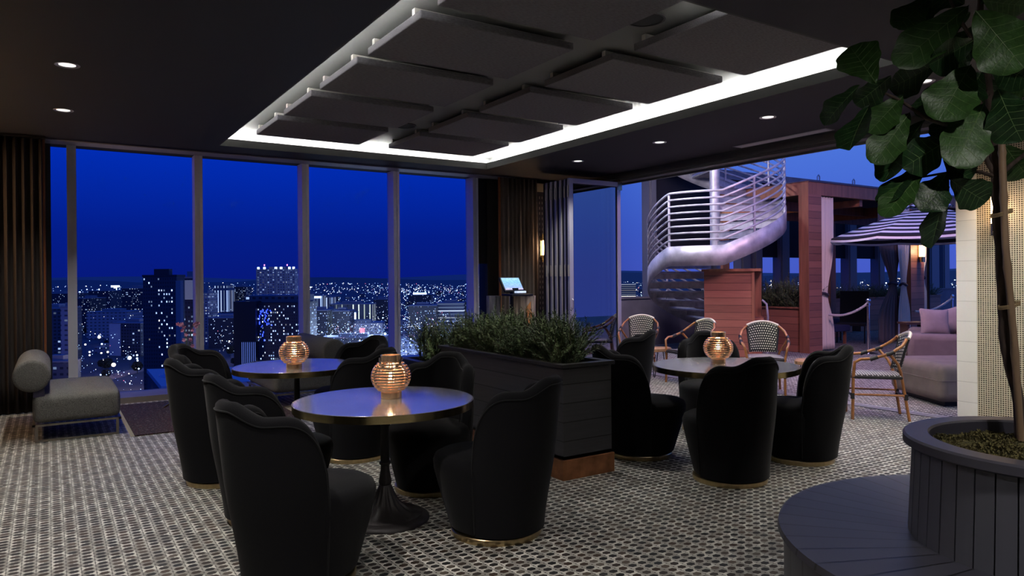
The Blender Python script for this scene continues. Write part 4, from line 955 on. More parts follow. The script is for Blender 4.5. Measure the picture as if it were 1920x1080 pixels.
for i in range(14): p = 6+19.5*i; tread(p, p+19.5, zb(p+10)+.20)

# cedar cabinet in front of the stair ------------------------------------------------
cb_ = thing('towel_cabinet', 'tall cedar cabinet with an open side niche in front of the spiral stair', 'cabinet', (10.42, 9.36, 0), atan2(8.64-9.36, 10.92-10.42))
b = MB(); b.box((0, 0, 0), (.86, .04, 1.60)); b.box((0, .04, 0), (.04, .50, 1.60)); b.box((.0, .50, 0), (.86, .54, 1.60)); b.build('cladding', cedar, cb_)
b = MB(); b.box((-.04, -.05, 1.60), (1.02, .59, 1.65)); b.build('top', cedar_p, cb_)
b = MB(); b.box((.86, -.02, 0), (.91, .05, 1.60)); b.box((.86, .50, 0), (1.0, .56, 1.60)); b.build('corner_post', cedar_p, cb_)
b = MB(); b.box((.20, .06, .70), (.90, .50, .74)); b.box((.88, .06, 0), (1.02, .50, .68)); b.box((.85, .04, .68), (1.06, .54, .73)); b.build('lower_box', cedar, cb_)
b = MB(); b.tube([(1.10, .3, 0), (1.12, .3, .75), (1.10, .3, .98), (1.02, .3, 1.06)], .022, 10); tag(b.build('hook_pipe', galv, cb_, smooth=True))

# cabana ------------------------------------------------------------------------------
cab = thing('cabana', 'cedar clad cabana frame with flat fascia on the terrace', 'cabana', (12.34, 8.45, 0))
b = MB(); b.box((0, 0, 3.09), (8.6, .10, 3.335)); b.box((0, .10, 3.09), (.10, 2.45, 3.335)); b.box((8.5, .1, 3.09), (8.6, 2.45, 3.335)); b.box((0, 2.35, 3.09), (8.6, 2.45, 3.335)); b.build('fascia', cedar_p, cab)
b = MB(); b.box((.10, .10, 3.26), (8.5, 2.35, 3.30)); b.build('roof_deck', mat('roof_dark', (.05, .03, .025), .8), cab)
b = MB(); b.box((-.02, -.02, 3.335), (8.62, 2.47, 3.350)); b.build('flashing', mat('flashing', (.12, .06, .06), .4, .4), cab)
for x in (0.0, 3.70, 7.6):
    w_ = .42 if x < 1 else .56
    b = MB(); b.box((x+.012, .0, 0), (x+w_, .03, 3.09)); b.box((x+w_-.03, .03, 0), (x+w_, .21, 3.09)); b.build('post_cladding', cedar, cab)
    b = MB(); b.box((x, .0, 0), (x+.012, .215, 3.09)); b.box((x+.012, .18, 0), (x+w_-.03, .21, 3.09)); b.build('post', cedar_p, cab)
for x in (0.0, 3.95, 8.35):
    b = MB(); b.box((x, 2.10, 0), (x+.22, 2.32, 3.09)); b.build('rear_post', cedar_p, cab)
b = MB(); b.box((.1, 1.1, 2.9), (8.5, 1.2, 3.09)); b.box((.1, 2.15, 2.82), (8.5, 2.25, 3.09)); b.box((1.9, .1, 2.95), (2.0, 2.35, 3.09)); b.box((3.9, .1, 2.85), (4.05, 2.35, 3.09)); b.build('rafter', cedar_p, cab)
drape('cabana_curtain', 12.78, 13.24, 8.53, .04, 3.07, 5, .035, cream_curtain, 'cream curtain tied back beside the left cabana post', tie=(1.14, .42, 0, .22))
drape('cabana_curtain', 15.05, 15.90, 8.62, .04, 3.07, 6, .035, grey_curtain, 'taupe inner curtain gathered left of the middle cabana post', tie=(1.32, .26, 0, .72))
drape('cabana_curtain', 15.62, 16.05, 8.50, .04, 3.07, 5, .030, cream_curtain, 'cream curtain tied back left of the middle cabana post', tie=(1.30, .40, 0, .45))
drape('cabana_curtain', 16.62, 16.95, 8.53, .04, 3.07, 4, .030, cream_curtain, 'cream curtain right of the middle cabana post, behind the umbrella', tie=(1.45, .30, 0, .0))
sconce((16.38, 8.448, 2.05), 0, 'warm glowing lantern sconce on the middle cabana post', .62, power=16, r=.055)
# terrace planters
def wood_planter(loc, sx, sy, h, lab):
    t = thing('cedar_planter', lab, 'planter', loc)
    b = MB(); w = .04; b.box((0, 0, 0), (sx, w, h)); b.box((0, sy-w, 0), (sx, sy, h)); b.box((0, w, 0), (w, sy-w, h)); b.box((sx-w, w, 0), (sx, sy-w, h)); b.build('boards', cedar, t)
    b = MB(); b.box((-.03, -.03, h), (sx+.03, .06, h+.03)); b.box((-.03, sy-.06, h), (sx+.03, sy+.03, h+.03)); b.box((-.03, .06, h), (.06, sy-.06, h+.03)); b.box((sx-.06, .06, h), (sx+.03, sy-.06, h+.03)); b.build('rail', cedar_p, t)
    b = MB(); b.box((w, w, h-.12), (sx-w, sy-w, h-.05)); b.build('soil', soil, t)
wood_planter((12.36, 8.72, 0), .42, 1.78, .86, 'cedar planter along the side of the cabana, left of its first post')
wood_planter((12.9, 10.98, 0), 5.0, .5, .88, 'long cedar planter behind the left cabana bay')
wood_planter((18.3, 10.98, 0), 4.2, .5, .88, 'long cedar planter behind the right cabana bay')
rnd = random.Random(17)
for i in range(6): herb_at(i % 4, (12.57+rnd.uniform(-.05, .05), 8.95+i*.27, .78), rnd.uniform(0, 6), 1.55+rnd.uniform(-.2, .2), 'leafy shrub in the cedar planter beside the first cabana post', 'shrubs in the side planter')
for i in range(12): herb_at(i % 4, (13.1+i*.41, 11.13+rnd.uniform(-.03, .02), .80), rnd.uniform(0, 6), 1.15+rnd.uniform(-.15, .1), 'dark leafy shrub in the planter behind the left cabana bay', 'shrubs behind the left bay')
for i in range(9): herb_at(i % 4, (18.5+i*.46, 11.13+rnd.uniform(-.03, .02), .80), rnd.uniform(0, 6), 1.15+rnd.uniform(-.15, .1), 'dark leafy shrub in the planter behind the right cabana bay', 'shrubs behind the right bay')
# cabana furniture
lp_ = thing('low_bench', 'dark navy cushioned bench along the back of the left cabana bay', 'bench', (13.2, 10.25, 0))
b = MB(); b.box((0, 0, .32), (3.0, .60, .46)); b.build('seat_cushion', mat('navy_cushion', (.03, .028, .075), .9), lp_, bevel=.03)
b = MB(); b.box((0, .52, .46), (3.0, .64, .93)); b.build('back_cushion', MATS['navy_cushion'], lp_, bevel=.03)
b = MB(); b.box((0, 0, 0), (3.0, .62, .32)); b.build('base', cedar, lp_)
tb = thing('ottoman_table', 'low dark navy ottoman table inside the left cabana bay', 'ottoman', (13.9, 9.15, 0))
b = MB(); b.box((0, 0, .28), (.95, .62, .42)); b.build('top_cushion', MATS['navy_cushion'], tb, bevel=.02)
for x in (.06, .84):
    for y in (.06, .50): b = MB(); b.box((x, y, 0), (x+.05, y+.05, .28)); b.build('leg', cedar_p, tb)
bc = thing('lounge_chair', 'black mesh lounge chair inside the left cabana bay beside the curtain', 'chair', (15.25, 9.35, 0), RAD(205))
b = MB(); b.grid(lambda u, v: (-.28-.16*v, -.30+.60*u, .42+.72*v), 6, 6); b.build('backrest', mat('black_mesh', (.006, .006, .008), .9), bc, solid=.03)
b = MB(); b.box((-.30, -.30, .38), (.32, .30, .44)); b.build('seat', MATS['black_mesh'], bc, bevel=.01)
for sx in (-.26, .28):
    for sy in (-.28, .28): b = MB(); b.tube([(sx, sy, .40), (sx*1.15, sy, 0)], .016, 8); b.build('leg', black_metal, bc, smooth=True)
ic = thing('scroll_chair', 'black wrought iron chair with scroll back right of the middle cabana post', 'chair', (16.95, 9.1, 0), RAD(200))
for s in (-1, 1):
    b = MB(); b.tube([(-.2, s*.20, 0), (-.2, s*.20, .45), (-.26, s*.2, .95)], .012, 8); b.build('rear_leg', black_metal, ic, smooth=True)
    b = MB(); b.tube([(.2, s*.2, 0), (.2, s*.2, .45)], .012, 8); b.build('front_leg', black_metal, ic, smooth=True)
    b = MB(); b.tube([(-.24+.0*q, s*(.10+.09*(1-q/30)*cos(q*.45)), .74+.09*(1-q/30)*sin(q*.45)) for q in range(30)], .009, 6); b.build('scroll', black_metal, ic, smooth=True)
b = MB(); b.lathe([(0, .44), (.22, .44), (.22, .46), (0, .46)], 24); b.build('seat', black_metal, ic)
def stanchion(loc, lab):
    t = thing('rope_stanchion', lab, 'stanchion', loc)
    b = MB(); b.lathe([(0, 0), (.16, 0), (.16, .02), (.05, .05), (.026, .06), (.026, .92), (.035, .93), (.035, .97), (.02, .98), (.04, 1.0), (.046, 1.03), (.03, 1.06), (0, 1.07)], 20); b.build('post', mat('chrome', (.7, .7, .72), .15, 1.0), t, smooth=40)
s1, s2 = (13.12, 7.72, 0), (17.0, 8.05, 0)
stanchion(s1, 'chrome rope stanchion in front of the left cabana bay')
stanchion(s2, 'chrome rope stanchion beside the white block wall, behind the sofa')
def rope(p, q, sag, lab):
    P, Q = Vector(p), Vector(q); pts = [P.lerp(Q, i/40)-Vector((0, 0, sag*4*(i/40)*(1-i/40))) for i in range(41)]
    b = MB(); b.tube(pts, [.022+.006*(i % 2) for i in range(41)], 10); tag(b.build('rope', mat('grey_rope', (.50, .46, .46), .9), smooth=True), lab, 'rope')
rope((13.12, 7.72, .98), (12.93, 8.42, .74), .10, 'braided grey rope hung from the stanchion at the left cabana bay')
rope((17.0, 8.05, .98), (16.1, 8.40, .70), .10, 'braided grey rope hung from the right stanchion by the middle post')

# umbrella
UX, UY = 14.06, 7.08
um = thing('striped_umbrella', 'black and white striped patio umbrella over the linen sofa', 'umbrella', (UX, UY, 0))
M_ = stripes_umbrella(); ns = 8
def canopy(u, v):
    a = 2*pi*u; k = (u*ns) % 1; r = 1.72*v*(1-.055*4*k*(1-k)*v)
    return (r*cos(a), r*sin(a), 2.82-.59*v**1.15-.03*4*k*(1-k)*v)
b = MB(); b.grid(canopy, 64, 24, lambda u, v: (u, v)); b.build('canopy', M_, um, smooth=50)
b = MB(); b.grid(lambda u, v: (1.72*(1-.055*4*((u*ns) % 1)*(1-(u*ns) % 1))*cos(2*pi*u)*(1+.01*v), 1.72*(1-.055*4*((u*ns) % 1)*(1-(u*ns) % 1))*sin(2*pi*u)*(1+.01*v), 2.23-.03*4*((u*ns) % 1)*(1-(u*ns) % 1)-.075*v), 64, 2, lambda u, v: (u, .96+v*.10)); b.build('valance', M_, um, smooth=50)
b = MB(); b.grid(lambda u, v: ((.08+.34*v)*cos(2*pi*u), (.08+.34*v)*sin(2*pi*u), 2.90-.10*v+.012*sin(2*pi*u*16)*v), 64, 6, lambda u, v: (u, .1+v*.3)); b.build('top_vent', M_, um, smooth=50)
b = MB(); b.lathe([(.026, 0), (.026, 2.90), (.04, 2.92), (.04, 3.0), (.0, 3.02)], 16); b.build('pole', black_metal, um, smooth=40)
b = MB(); b.lathe([(0, 0), (.20, 0), (.20, .05), (.05, .08), (.05, .3), (0, .3)], 24); b.build('base', black_metal, um, smooth=40)
for k in range(ns):
    a = 2*pi*k/ns; b = MB(); b.tube([(.03*cos(a), .03*sin(a), 2.80), (.86*cos(a), .86*sin(a), 2.53), (1.71*cos(a), 1.71*sin(a), 2.21)], .010, 6); b.build('rib', black_metal, um, smooth=True)

# linen sofa, pillows and ottoman
sf = thing('linen_sofa', 'beige linen slipcovered sofa under the striped umbrella', 'sofa', (12.42, 6.10, 0), RAD(-62))
def rb(lo, hi, nm, m_, par, bev=.05):
    b = MB(); b.box(lo, hi); o = b.build(nm, m_, par, smooth=60); md = o.modifiers.new('bevel', 'BEVEL'); md.width = bev; md.segments = 5; return o
rb((-.42, -1.0, .08), (.50, .30, .42), 'base', slip, sf, .03); rb((-.45, -1.26, .05), (.50, -1.0, .60), 'arm', slip, sf, .09); rb((-.45, .30, .05), (.50, .56, .60), 'arm', slip, sf, .09)
rb((.28, -1.22, .10), (.58, .52, .80), 'backrest', slip, sf, .10); rb((-.46, -1.0, .42), (.30, -.35, .55), 'seat_cushion', slip, sf, .05); rb((-.46, -.35, .42), (.30, .30, .55), 'seat_cushion', slip, sf, .05)
for x in (-.38, .46):
    for y in (-1.18, .46): b = MB(); b.box((x, y, 0), (x+.05, y+.05, .06)); b.build('foot', mat('dark_wood', (.06, .03, .02), .5), sf)
def pillow(loc, rot, lab, s=.44):
    b = MB()
    def f(u, v):
        x, y = u*2-1, v*2-1; d = (1-abs(x)**3.2)*(1-abs(y)**3.2); return (x*s/2*(1-.06*(1-abs(y))), y*s/2*(1-.06*(1-abs(x))), .085*max(0, d)**.55)
    b.grid(f, 20, 20); b.grid(lambda u, v: (f(u, v)[0], f(u, v)[1], -f(u, v)[2]), 20, 20)
    o = b.build('throw_pillow', pillow_m, None, smooth=60); o.location = loc; o.rotation_euler = rot; tag(o, lab, 'pillow', 'pillows on the linen sofa')
    return o
pillow((11.78, 5.84, .75), (RAD(72), RAD(4), RAD(-40)), 'pale linen throw pillow leaning at the left end of the linen sofa')
pillow((12.30, 5.80, .76), (RAD(72), RAD(-16), RAD(-55)), 'pale linen throw pillow at the right, half hidden by the white block wall')
ot = thing('linen_ottoman', 'large grey beige linen ottoman in front of the sofa by the white wall', 'ottoman', (9.24, 4.25, 0), RAD(-33))
rb((-.62, -.55, .05), (.62, .55, .48), 'slipcover', slip, ot, .10)
b = MB(); b.tube([(x, y, .30) for x, y in ((-.60, -.552), (-.2, -.556), (.2, -.556), (.60, -.552), (.622, -.5), (.622, .5), (.6, .552), (-.6, .552), (-.622, .5), (-.622, -.5))], .005, 6, closed=True); b.build('seam_welt', slip, ot, smooth=True)
b = MB(); b.box((-.5, -.45, 0), (.5, .45, .06)); b.build('plinth', black_metal, ot)
sd = thing('side_shelf', 'dark low shelf table just behind the linen sofa', 'table', (13.36, 7.00, 0), RAD(-33))
b = MB(); b.box((-.22, -.16, .60), (.22, .16, .64)); b.build('top', MATS['dark_wood'], sd)
for x in (-.18, .14): b = MB(); b.box((x, -.13, 0), (x+.04, .13, .60)); b.build('leg', MATS['dark_wood'], sd)

# bistro armchairs
def bistro():
    t = thing('bistro_armchair', 'tmp', 'armchair')
    # back panel: faces +X, curved
    def bk(u, v):
        y = (-.20+.40*u)*(.82+.18*v); return (-.20-.09*v-.05*(1-(2*u-1)**2), y, .50+.34*v+.05*(1-(2*u-1)**2)*v)
    b = MB(); b.grid(bk, 12, 8, lambda u, v: (u*.40, v*.36)); b.build('woven_back', weave_m, t, smooth=60, solid=.012)
    b = MB(); b.tube([Vector(bk(i/16, 1))+Vector((0, 0, .008)) for i in range(17)], .017, 8); b.build('top_rim', edge_white, t, smooth=True)
    for u_ in (0, 1):
        b = MB(); b.tube([Vector(bk(u_, v)) for v in (0, .33, .66, 1)], .013, 8); b.build('back_stile', rattan_wrap, t, smooth=True)
    def st(u, v): return (-.22+.46*v, (-.21+.42*u)*(1+.06*v), .455+.012*(4*u*(1-u)))
    b = MB(); b.grid(st, 8, 8, lambda u, v: (u*.42, v*.46)); b.build('woven_seat', weave_s, t, smooth=60, solid=.02)
    b = MB(); ring = [(-.22, -.21), (.24, -.225), (.255, -.15), (.255, .15), (.24, .225), (-.22, .21)]; b.tube([(x, y, .442) for x, y in ring], .017, 8, closed=True); b.build('seat_rail', rattan_wrap, t, smooth=True)
    for s in (-1, 1):
        b = MB(); b.tube([(-.27, s*.20, .84), (-.22, s*.265, .78), (-.10, s*.295, .70), (.06, s*.29, .645), (.17, s*.275, .635), (.225, s*.255, .60), (.232, s*.235, .50), (.235, s*.22, .42), (.245, s*.225, 0)], .0165, 10); b.build('arm_and_front_leg', rattan, t, smooth=True)
        b = MB(); b.tube([(-.10, s*.295, .69), (-.18, s*.25, .585), (-.215, s*.20, .50), (-.225, s*.195, .44), (-.29, s*.215, 0)], .0155, 10); b.build('rear_leg', rattan, t, smooth=True)
        for (x, y, z) in ((-.10, .295, .70), (.05, .29, .648)):
            b = MB(); b.tube([(x-.035, s*y, z+.016), (x+.035, s*y, z-.012)], .0215, 10); b.build('binding', rattan_wrap, t, smooth=True)
        b = MB(); b.tube([(.24, s*.222, .26), (-.26, s*.205, .26)], .011, 8); b.build('side_stretcher', rattan, t, smooth=True)
    for s in (-1, 1):
        for (x, y) in ((.243, .2225), (-.262, .205)):
            b = MB(); b.tube([(x, s*y, .215), (x, s*y, .275)], .0205, 10); b.build('binding', rattan_wrap, t, smooth=True)
    b = MB(); b.tube([(.242, -.222, .24), (.242, .222, .24)], .011, 8); b.build('cross_stretcher', rattan_wrap, t, smooth=True)
    b = MB(); b.tube([(-.26, -.205, .24), (-.26, .205, .24)], .011, 8); b.build('cross_stretcher', rattan_wrap, t, smooth=True)
    return t
bi = bistro()
for i, (p, a, lb) in enumerate([((7.72, 8.28), RAD(216), 'woven black and cream bistro armchair in front of the folding glass door'), ((7.62, 7.12), RAD(172), 'woven bistro armchair seen from the side beside the live edge stool table, partly hidden'),
                                ((7.78, 5.98), RAD(222), 'woven bistro armchair facing the room, behind the lantern of the right table'), ((7.37, 4.28), RAD(130), 'woven bistro armchair farthest right, standing by the floor track with its seat in view')]):
    o = bi if i == 0 else copy_tree(bi); o.location = (p[0], p[1], 0); o.rotation_euler = (0, 0, a); o['label'] = lb; o['group'] = 'woven bistro armchairs'
def edge_table(loc, sd, lab, h=.46, r=.19):
    t = thing('live_edge_table', lab, 'side table', loc, 0, 'live edge side tables'); rnd = random.Random(sd)
    poly = [(r*(1+.18*sin(3*a+sd)+.08*rnd.uniform(-1, 1))*cos(a)*1.25, r*(1+.12*cos(2*a)+.06*rnd.uniform(-1, 1))*sin(a)) for a in [2*pi*i/26 for i in range(26)]]
    b = MB(); b.prism(poly, h-.045, h); b.build('slab_top', liveedge, t, bevel=.008)
    for k in range(3):
        a = 2*pi*k/3+sd; c = Vector((cos(a), sin(a), 0)); n_ = Vector((-sin(a), cos(a), 0)); q = r*.62
        b = MB(); b.tube([c*q+n_*.05+Vector((0, 0, h-.045)), c*(q+.04)+n_*.008+Vector((0, 0, .012)), c*(q+.042)+Vector((0, 0, .005)), c*(q+.04)-n_*.008+Vector((0, 0, .012)), c*q-n_*.05+Vector((0, 0, h-.045))], .0065, 6); b.build('hairpin_leg', black_metal, t, smooth=True)
edge_table((7.52, 7.68, 0), 1, 'live edge wood side table on hairpin legs between two bistro armchairs')
edge_table((7.98, 5.42, 0), 4, 'live edge wood side table on hairpin legs behind the rightmost tub chair', .46, .21)

# terrace light: unseen area lamps added for the pink cast and a brighter stair
lamp('terrace_fill', 'AREA', (9.2, 5.6, 4.2), 115, (.98, .55, .76), 1.2, rot=(RAD(18), RAD(-22), 0), spread=RAD(150))
lamp('terrace_fill', 'AREA', (8.6, 9.4, 4.3), 75, (.88, .84, 1.0), .8, rot=(RAD(10), RAD(-40), 0), spread=RAD(130))
lamp('cabana_glow', 'POINT', (12.9, 10.2, 3.0), 10, (1.0, .62, .40), .1)
# ================================================================== THE CITY
GZ = -70.0
def hz(px): return CY-.00867*(px-CX)+1.4
Wc = lambda px, py, d: at(px, py, d)
city_ground = mat('city_ground', (.030, .030, .040), .9, noise=(.02, .5))
b = MB(); b.box((-9000, 12.5, GZ-5), (14000, 12000, GZ)); struct('ground', b, city_ground)
# hills on the horizon
rnd = random.Random(21); hs_ = [(rnd.uniform(.002, .011), rnd.uniform(0, 6.3), rnd.uniform(1, 3)) for _ in range(9)]
def ridge(px): return 2.0+7+sum(a_*sin(px*f_+p_) for f_, p_, a_ in hs_)*.55
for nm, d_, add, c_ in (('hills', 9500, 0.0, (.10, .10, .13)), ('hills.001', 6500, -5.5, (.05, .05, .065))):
    top = []; bot = []; bk_ = []
    for i in range(141):
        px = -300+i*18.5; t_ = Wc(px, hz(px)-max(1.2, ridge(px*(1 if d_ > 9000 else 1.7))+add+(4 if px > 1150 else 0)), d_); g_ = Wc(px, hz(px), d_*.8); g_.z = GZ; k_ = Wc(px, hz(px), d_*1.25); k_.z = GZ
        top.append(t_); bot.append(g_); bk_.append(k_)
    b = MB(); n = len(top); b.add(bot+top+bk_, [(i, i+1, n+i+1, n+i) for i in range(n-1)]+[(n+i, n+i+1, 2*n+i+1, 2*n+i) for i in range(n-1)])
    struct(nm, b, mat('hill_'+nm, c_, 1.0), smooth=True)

WHT = (.80, .88, 1.0); YEL = (1.0, .92, .55); BLU = (.15, .2, 1.0)
F = {
 'dark':  facade('facade_dark', (.030, .030, .045), (1.2, 1.9), .07, WHT, 2.4, 1, (.5, .45)),
 'glass': facade('facade_glass', (.022, .024, .038), (1.7, 2.6), .22, WHT, 1.6, 2, (.5, .4)),
 'busy':  facade('facade_busy', (.03, .03, .045), (1.3, 1.9), .30, WHT, 3.0, 3, (.45, .45)),
 'hotel': facade('facade_hotel', (.15, .15, .21), (3.2, 3.1), .45, WHT, .7, 4, (.55, .45)),
 'ribs':  facade('facade_ribs', (.10, .10, .14), (5.0, 40.0), .9, WHT, 1.1, 5, (.35, .9)),
 'garage': facade('facade_garage', (.08, .08, .11), (60.0, 4.2), .95, WHT, 1.3, 6, (.93, .30)),
 'white': facade('facade_plain', (.20, .20, .26), (5.0, 4.0), .05, WHT, 1.2, 11, (.5, .35)),
 'balcony': facade('facade_balcony', (.055, .055, .08), (3.2, 3.0), .10, WHT, .8, 7, (.6, .5)),
 'plain': facade('facade_grey', (.07, .07, .09), (4.0, 3.6), .06, WHT, 1.4, 12, (.5, .4)),
 'black': mat('facade_black', (.010, .010, .016), .5),
 'roof': mat('roof_pale', (.15, .15, .19), .8),
 'yellow': facade('facade_yellow', (.07, .07, .09), (7.5, 60.0), .75, YEL, 1.8, 8, (.20, .98)),
 'blue': facade('facade_blue', (.03, .03, .05), (5, 4), .45, (.12, .18, 1.0), 4.0, 9, (.4, .6)),
}
def building(lab, x0, x1, yt, d, dep, key, cat='building', yaw=0.0, roof='roof', z0=None, grp=None, name='building'):
    """box with its near face at depth d, spanning px x0..x1, top at py yt"""
    xm = (x0+x1)/2; top = Wc(xm, yt, d).z; base = GZ if z0 is None else z0
    c = Wc(xm, hz(xm), d); w = (x1-x0)*d/FPX
    t = thing(name, lab, cat, (c.x, c.y, base), -YAW+RAD(yaw), grp)
    h = top-base
    b = MB(); b.box((-w/2, 0, 0), (w/2, dep, h)); b.build('facade', F[key], t)
    b = MB(); b.box((-w/2-.3, -.3, h), (w/2+.3, dep+.3, h+1.0)); b.box((-w/4, dep*.3, h+1), (w/5, dep*.7, h+4)) if d > 350 else None
    b.build('roof', F[roof], t)
    t['_w'] = w; t['_h'] = h
    return t, w, h
def strip_on(t, x0, x1, z0, z1, key, name, y=-.4, dep=.5):
    b = MB(); b.box((x0, y, z0), (x1, y+dep, z1)); return b.build(name, F[key] if isinstance(key, str) else key, t)
glow_w = mat('sign_glow', (1, 1, 1), .5, emit=(.85, .95, 1.0), estr=5.0); glow_r = mat('red_glow', (1, .1, .1), .5, emit=(1, .12, .12), estr=4.0); glow_y = mat('yellow_glow', (1, .9, .5), .5, emit=(1.0, .93, .6), estr=2.2); glow_b = mat('blue_glow', (.1, .2, 1), .5, emit=(.06, .10, 1.0), estr=3.5)
# --- left pane
t, w, h = building('tall dark glass tower at the left, with a paler slab beside it', 268, 331, 519, 360, 9, 'dark', roof='black')
strip_on(t, -w/2+.46*w, w/2, 0, h-6, 'busy', 'lit_bay')
strip_on(t, w/2, w/2+2.4, -0.0, h-2, 'roof', 'pale_fin', -1.0, 3)
t, w, h = building('dark glass tower slab touching the second mullion, with a lit crown', 341, 366, 522, 405, 8, 'glass', roof='roof')
strip_on(t, -w/2, w/2, h-12, h-1, mat('crown_glow', (.4, .36, .3), .6, emit=(.7, .6, .45), estr=.12), 'lit_crown')
t, w, h = building('blue white apartment block with a plain side wall and a dark balcony front', 199, 268, 607, 690, 35, 'balcony', yaw=-14)
strip_on(t, -w/2-.2, -w/2+.36*w, 0, h, mat('white_render', (.40, .40, .46), .8), 'plain_wall')
building('long low pale building left of the white apartment block', 163, 236, 586, 900, 45, 'white', yaw=4)
building('dark office block with scattered windows behind the long low building', 166, 206, 546, 1100, 50, 'dark')
t, w, h = building('slim dark block with a lit T shaped sign on top', 204, 228, 549, 1165, 40, 'dark')
strip_on(t, -2.5, 2.5, h+1, h+9, glow_w, 'sign_stem', 0); strip_on(t, -7, 7, h+9, h+12, glow_w, 'sign_bar', 0)
for k in range(6): strip_on(t, -w/2, -w/2+3, h-8-k*11, h-4-k*11, glow_w, 'lit_window')
building('wide dark apartment block with framed bright penthouse windows', 228, 268, 541, 1000, 50, 'glass')
building('broad dim block at the far left behind the curtain pane', 60, 128, 551, 1200, 60, 'dark')
building('stepped pale building in the narrow leftmost pane', 60, 113, 580, 600, 40, 'balcony', yaw=10)
t, w, h = building('pale uplit stair tower in the narrow leftmost pane', 113, 128, 577, 580, 12, 'white')
building('dim mid rise block right of the first mullion', 143, 168, 560, 1000, 40, 'glass')
building('low flat warehouse roof in the narrow leftmost pane', 70, 127, 680, 420, 12, 'plain')
building('small white lit shed beside the road at the left', 176, 196, 653, 720, 20, 'white')
# --- nearby roofs below the windows
def near_roof(lab, corners, zt, base, lights_):
    "low building close below: roof corners given as frame directions, all at height zt"
    P = []
    for x, y in corners:
        d = at(x, y, 1.0)-Vector((0, 0, EYE)); k = (zt-EYE)/d.z; P.append(Vector((0, 0, EYE))+d*k)
    c = sum(P, Vector())/4; t = thing('building', lab, 'building', (c.x, c.y, base))
    b = MB(); b.prism([(p.x-c.x, p.y-c.y) for p in P], 0, zt-base-.3); b.build('walls', mat('near_wall', (.05, .035, .035), .8), t)
    b = MB(); b.prism([((p.x-c.x)*1.01, (p.y-c.y)*1.01) for p in P], zt-base-.3, zt-base); b.build('roof', mat('near_roof_grey', (.26, .27, .32), .8), t)
    for (f_, dz) in lights_:
        p = P[0].lerp(P[1], f_)-c; o_ = Vector((P[1].y-P[0].y, P[0].x-P[1].x, 0)).normalized(); q_ = p-o_*.1 if (p-o_).length > (p+o_).length else p+o_*.1
        b = MB(); b.lathe([(0, -.12), (.10, -.05), (.10, .05), (0, .12)], 10, (q_.x, q_.y, zt-base-dz)); b.build('wall_light', mat('wall_light_glow', (1, .8, .5), .5, emit=(1, .8, .55), estr=3.0), t, smooth=True)
near_roof('flat blue lit roof close below the windows at the left, with two small wall lights', [(276, 692), (303, 724), (470, 716), (440, 688)], -5.5, -30, [(.35, 1.3), (.75, 1.3)])
near_roof('flat blue lit roof close below the windows, seen over the lower planter', [(752, 667), (850, 694), (1010, 690), (900, 655)], -6.0, -30, [])
# --- second pane
t, w, h = building('broad office tower in the second pane, black left half, blue lights on the right', 483, 560, 571, 440, 40, 'busy', roof='black')
k_ = 440/FPX
b = MB(); x0_ = -w/2-41*k_; b.box((x0_, -4, 0), (-w/2-.02, 40, h+2.2)); b.build('black_wing', F['black'], t)
b = MB(); b.box((x0_+9*k_, 6, h+1.2), (w/2-1, 38, h+5.5)); b.build('rooftop_volume', F['plain'], t)
for k in range(8): strip_on(t, x0_+15*k_+k*1.15, x0_+15*k_+k*1.15+.20, h*.10, h*.60, mat('fin_glow', (.5, .5, .7), .5, emit=(.35, .45, .9), estr=.55), 'lit_fin', -4.3)
for k in range(34):
    bx = -w/2+abs(rnd.gauss(0, 4.5))+.6; bz = h-3-abs(rnd.gauss(0, 9)); q_ = rnd.uniform(.15, .5)
    strip_on(t, bx, bx+q_, bz, bz+q_*rnd.uniform(1, 4), glow_b, 'blue_light')
t, w, h = building('tall ribbed hotel tower with bright roof lamps', 482, 553, 506, 900, 30, 'hotel')
for k in range(5): strip_on(t, -w/2+k*w/4-.8, -w/2+k*w/4+.8, 0, h+1.5, 'roof', 'pilaster', -1.0, 1.2)
for x in (-.46, -.30, .0, .14, .36, .47): strip_on(t, x*w-1.4, x*w+1.4, h+1.0, h+3.6, glow_w, 'roof_lamp', -.5)
for x in (-.3, .3): strip_on(t, x*w-.6, x*w+.6, h+5, h+7, mat('aviation_red', (1, .2, .3), .5, emit=(1, .2, .35), estr=5), 'beacon', -.5)
building('small ribbed tower with vertical lights left of the ribbed hotel', 400, 427, 536, 1200, 30, 'ribs')
building('small block with a bright crown between two towers in the second pane', 435, 461, 538, 1250, 30, 'glass')
building('white office cube beside the second mullion', 381, 391, 551, 800, 25, 'hotel')
t = thing('stadium', 'oval lit arena with a pale rim roof in the second pane', 'stadium', tuple(Vector((*Wc(433, hz(433), 860).xy, GZ))), -YAW)
b = MB(); b.lathe([(16, 0), (17, 30), (15.6, 31)], 48); b.v = [(x*1.15, y, z) for x, y, z in b.v]; b.build('bowl', F['busy'], t)
b = MB(); b.lathe([(11, 31), (17.6, 30.4), (17.8, 31.6), (11, 33)], 48, cap=False); b.v = [(x*1.15, y, z) for x, y, z in b.v]; b.build('rim_roof', F['roof'], t)
building('low commercial block behind the trees in the second pane', 390, 445, 597, 760, 40, 'dark')
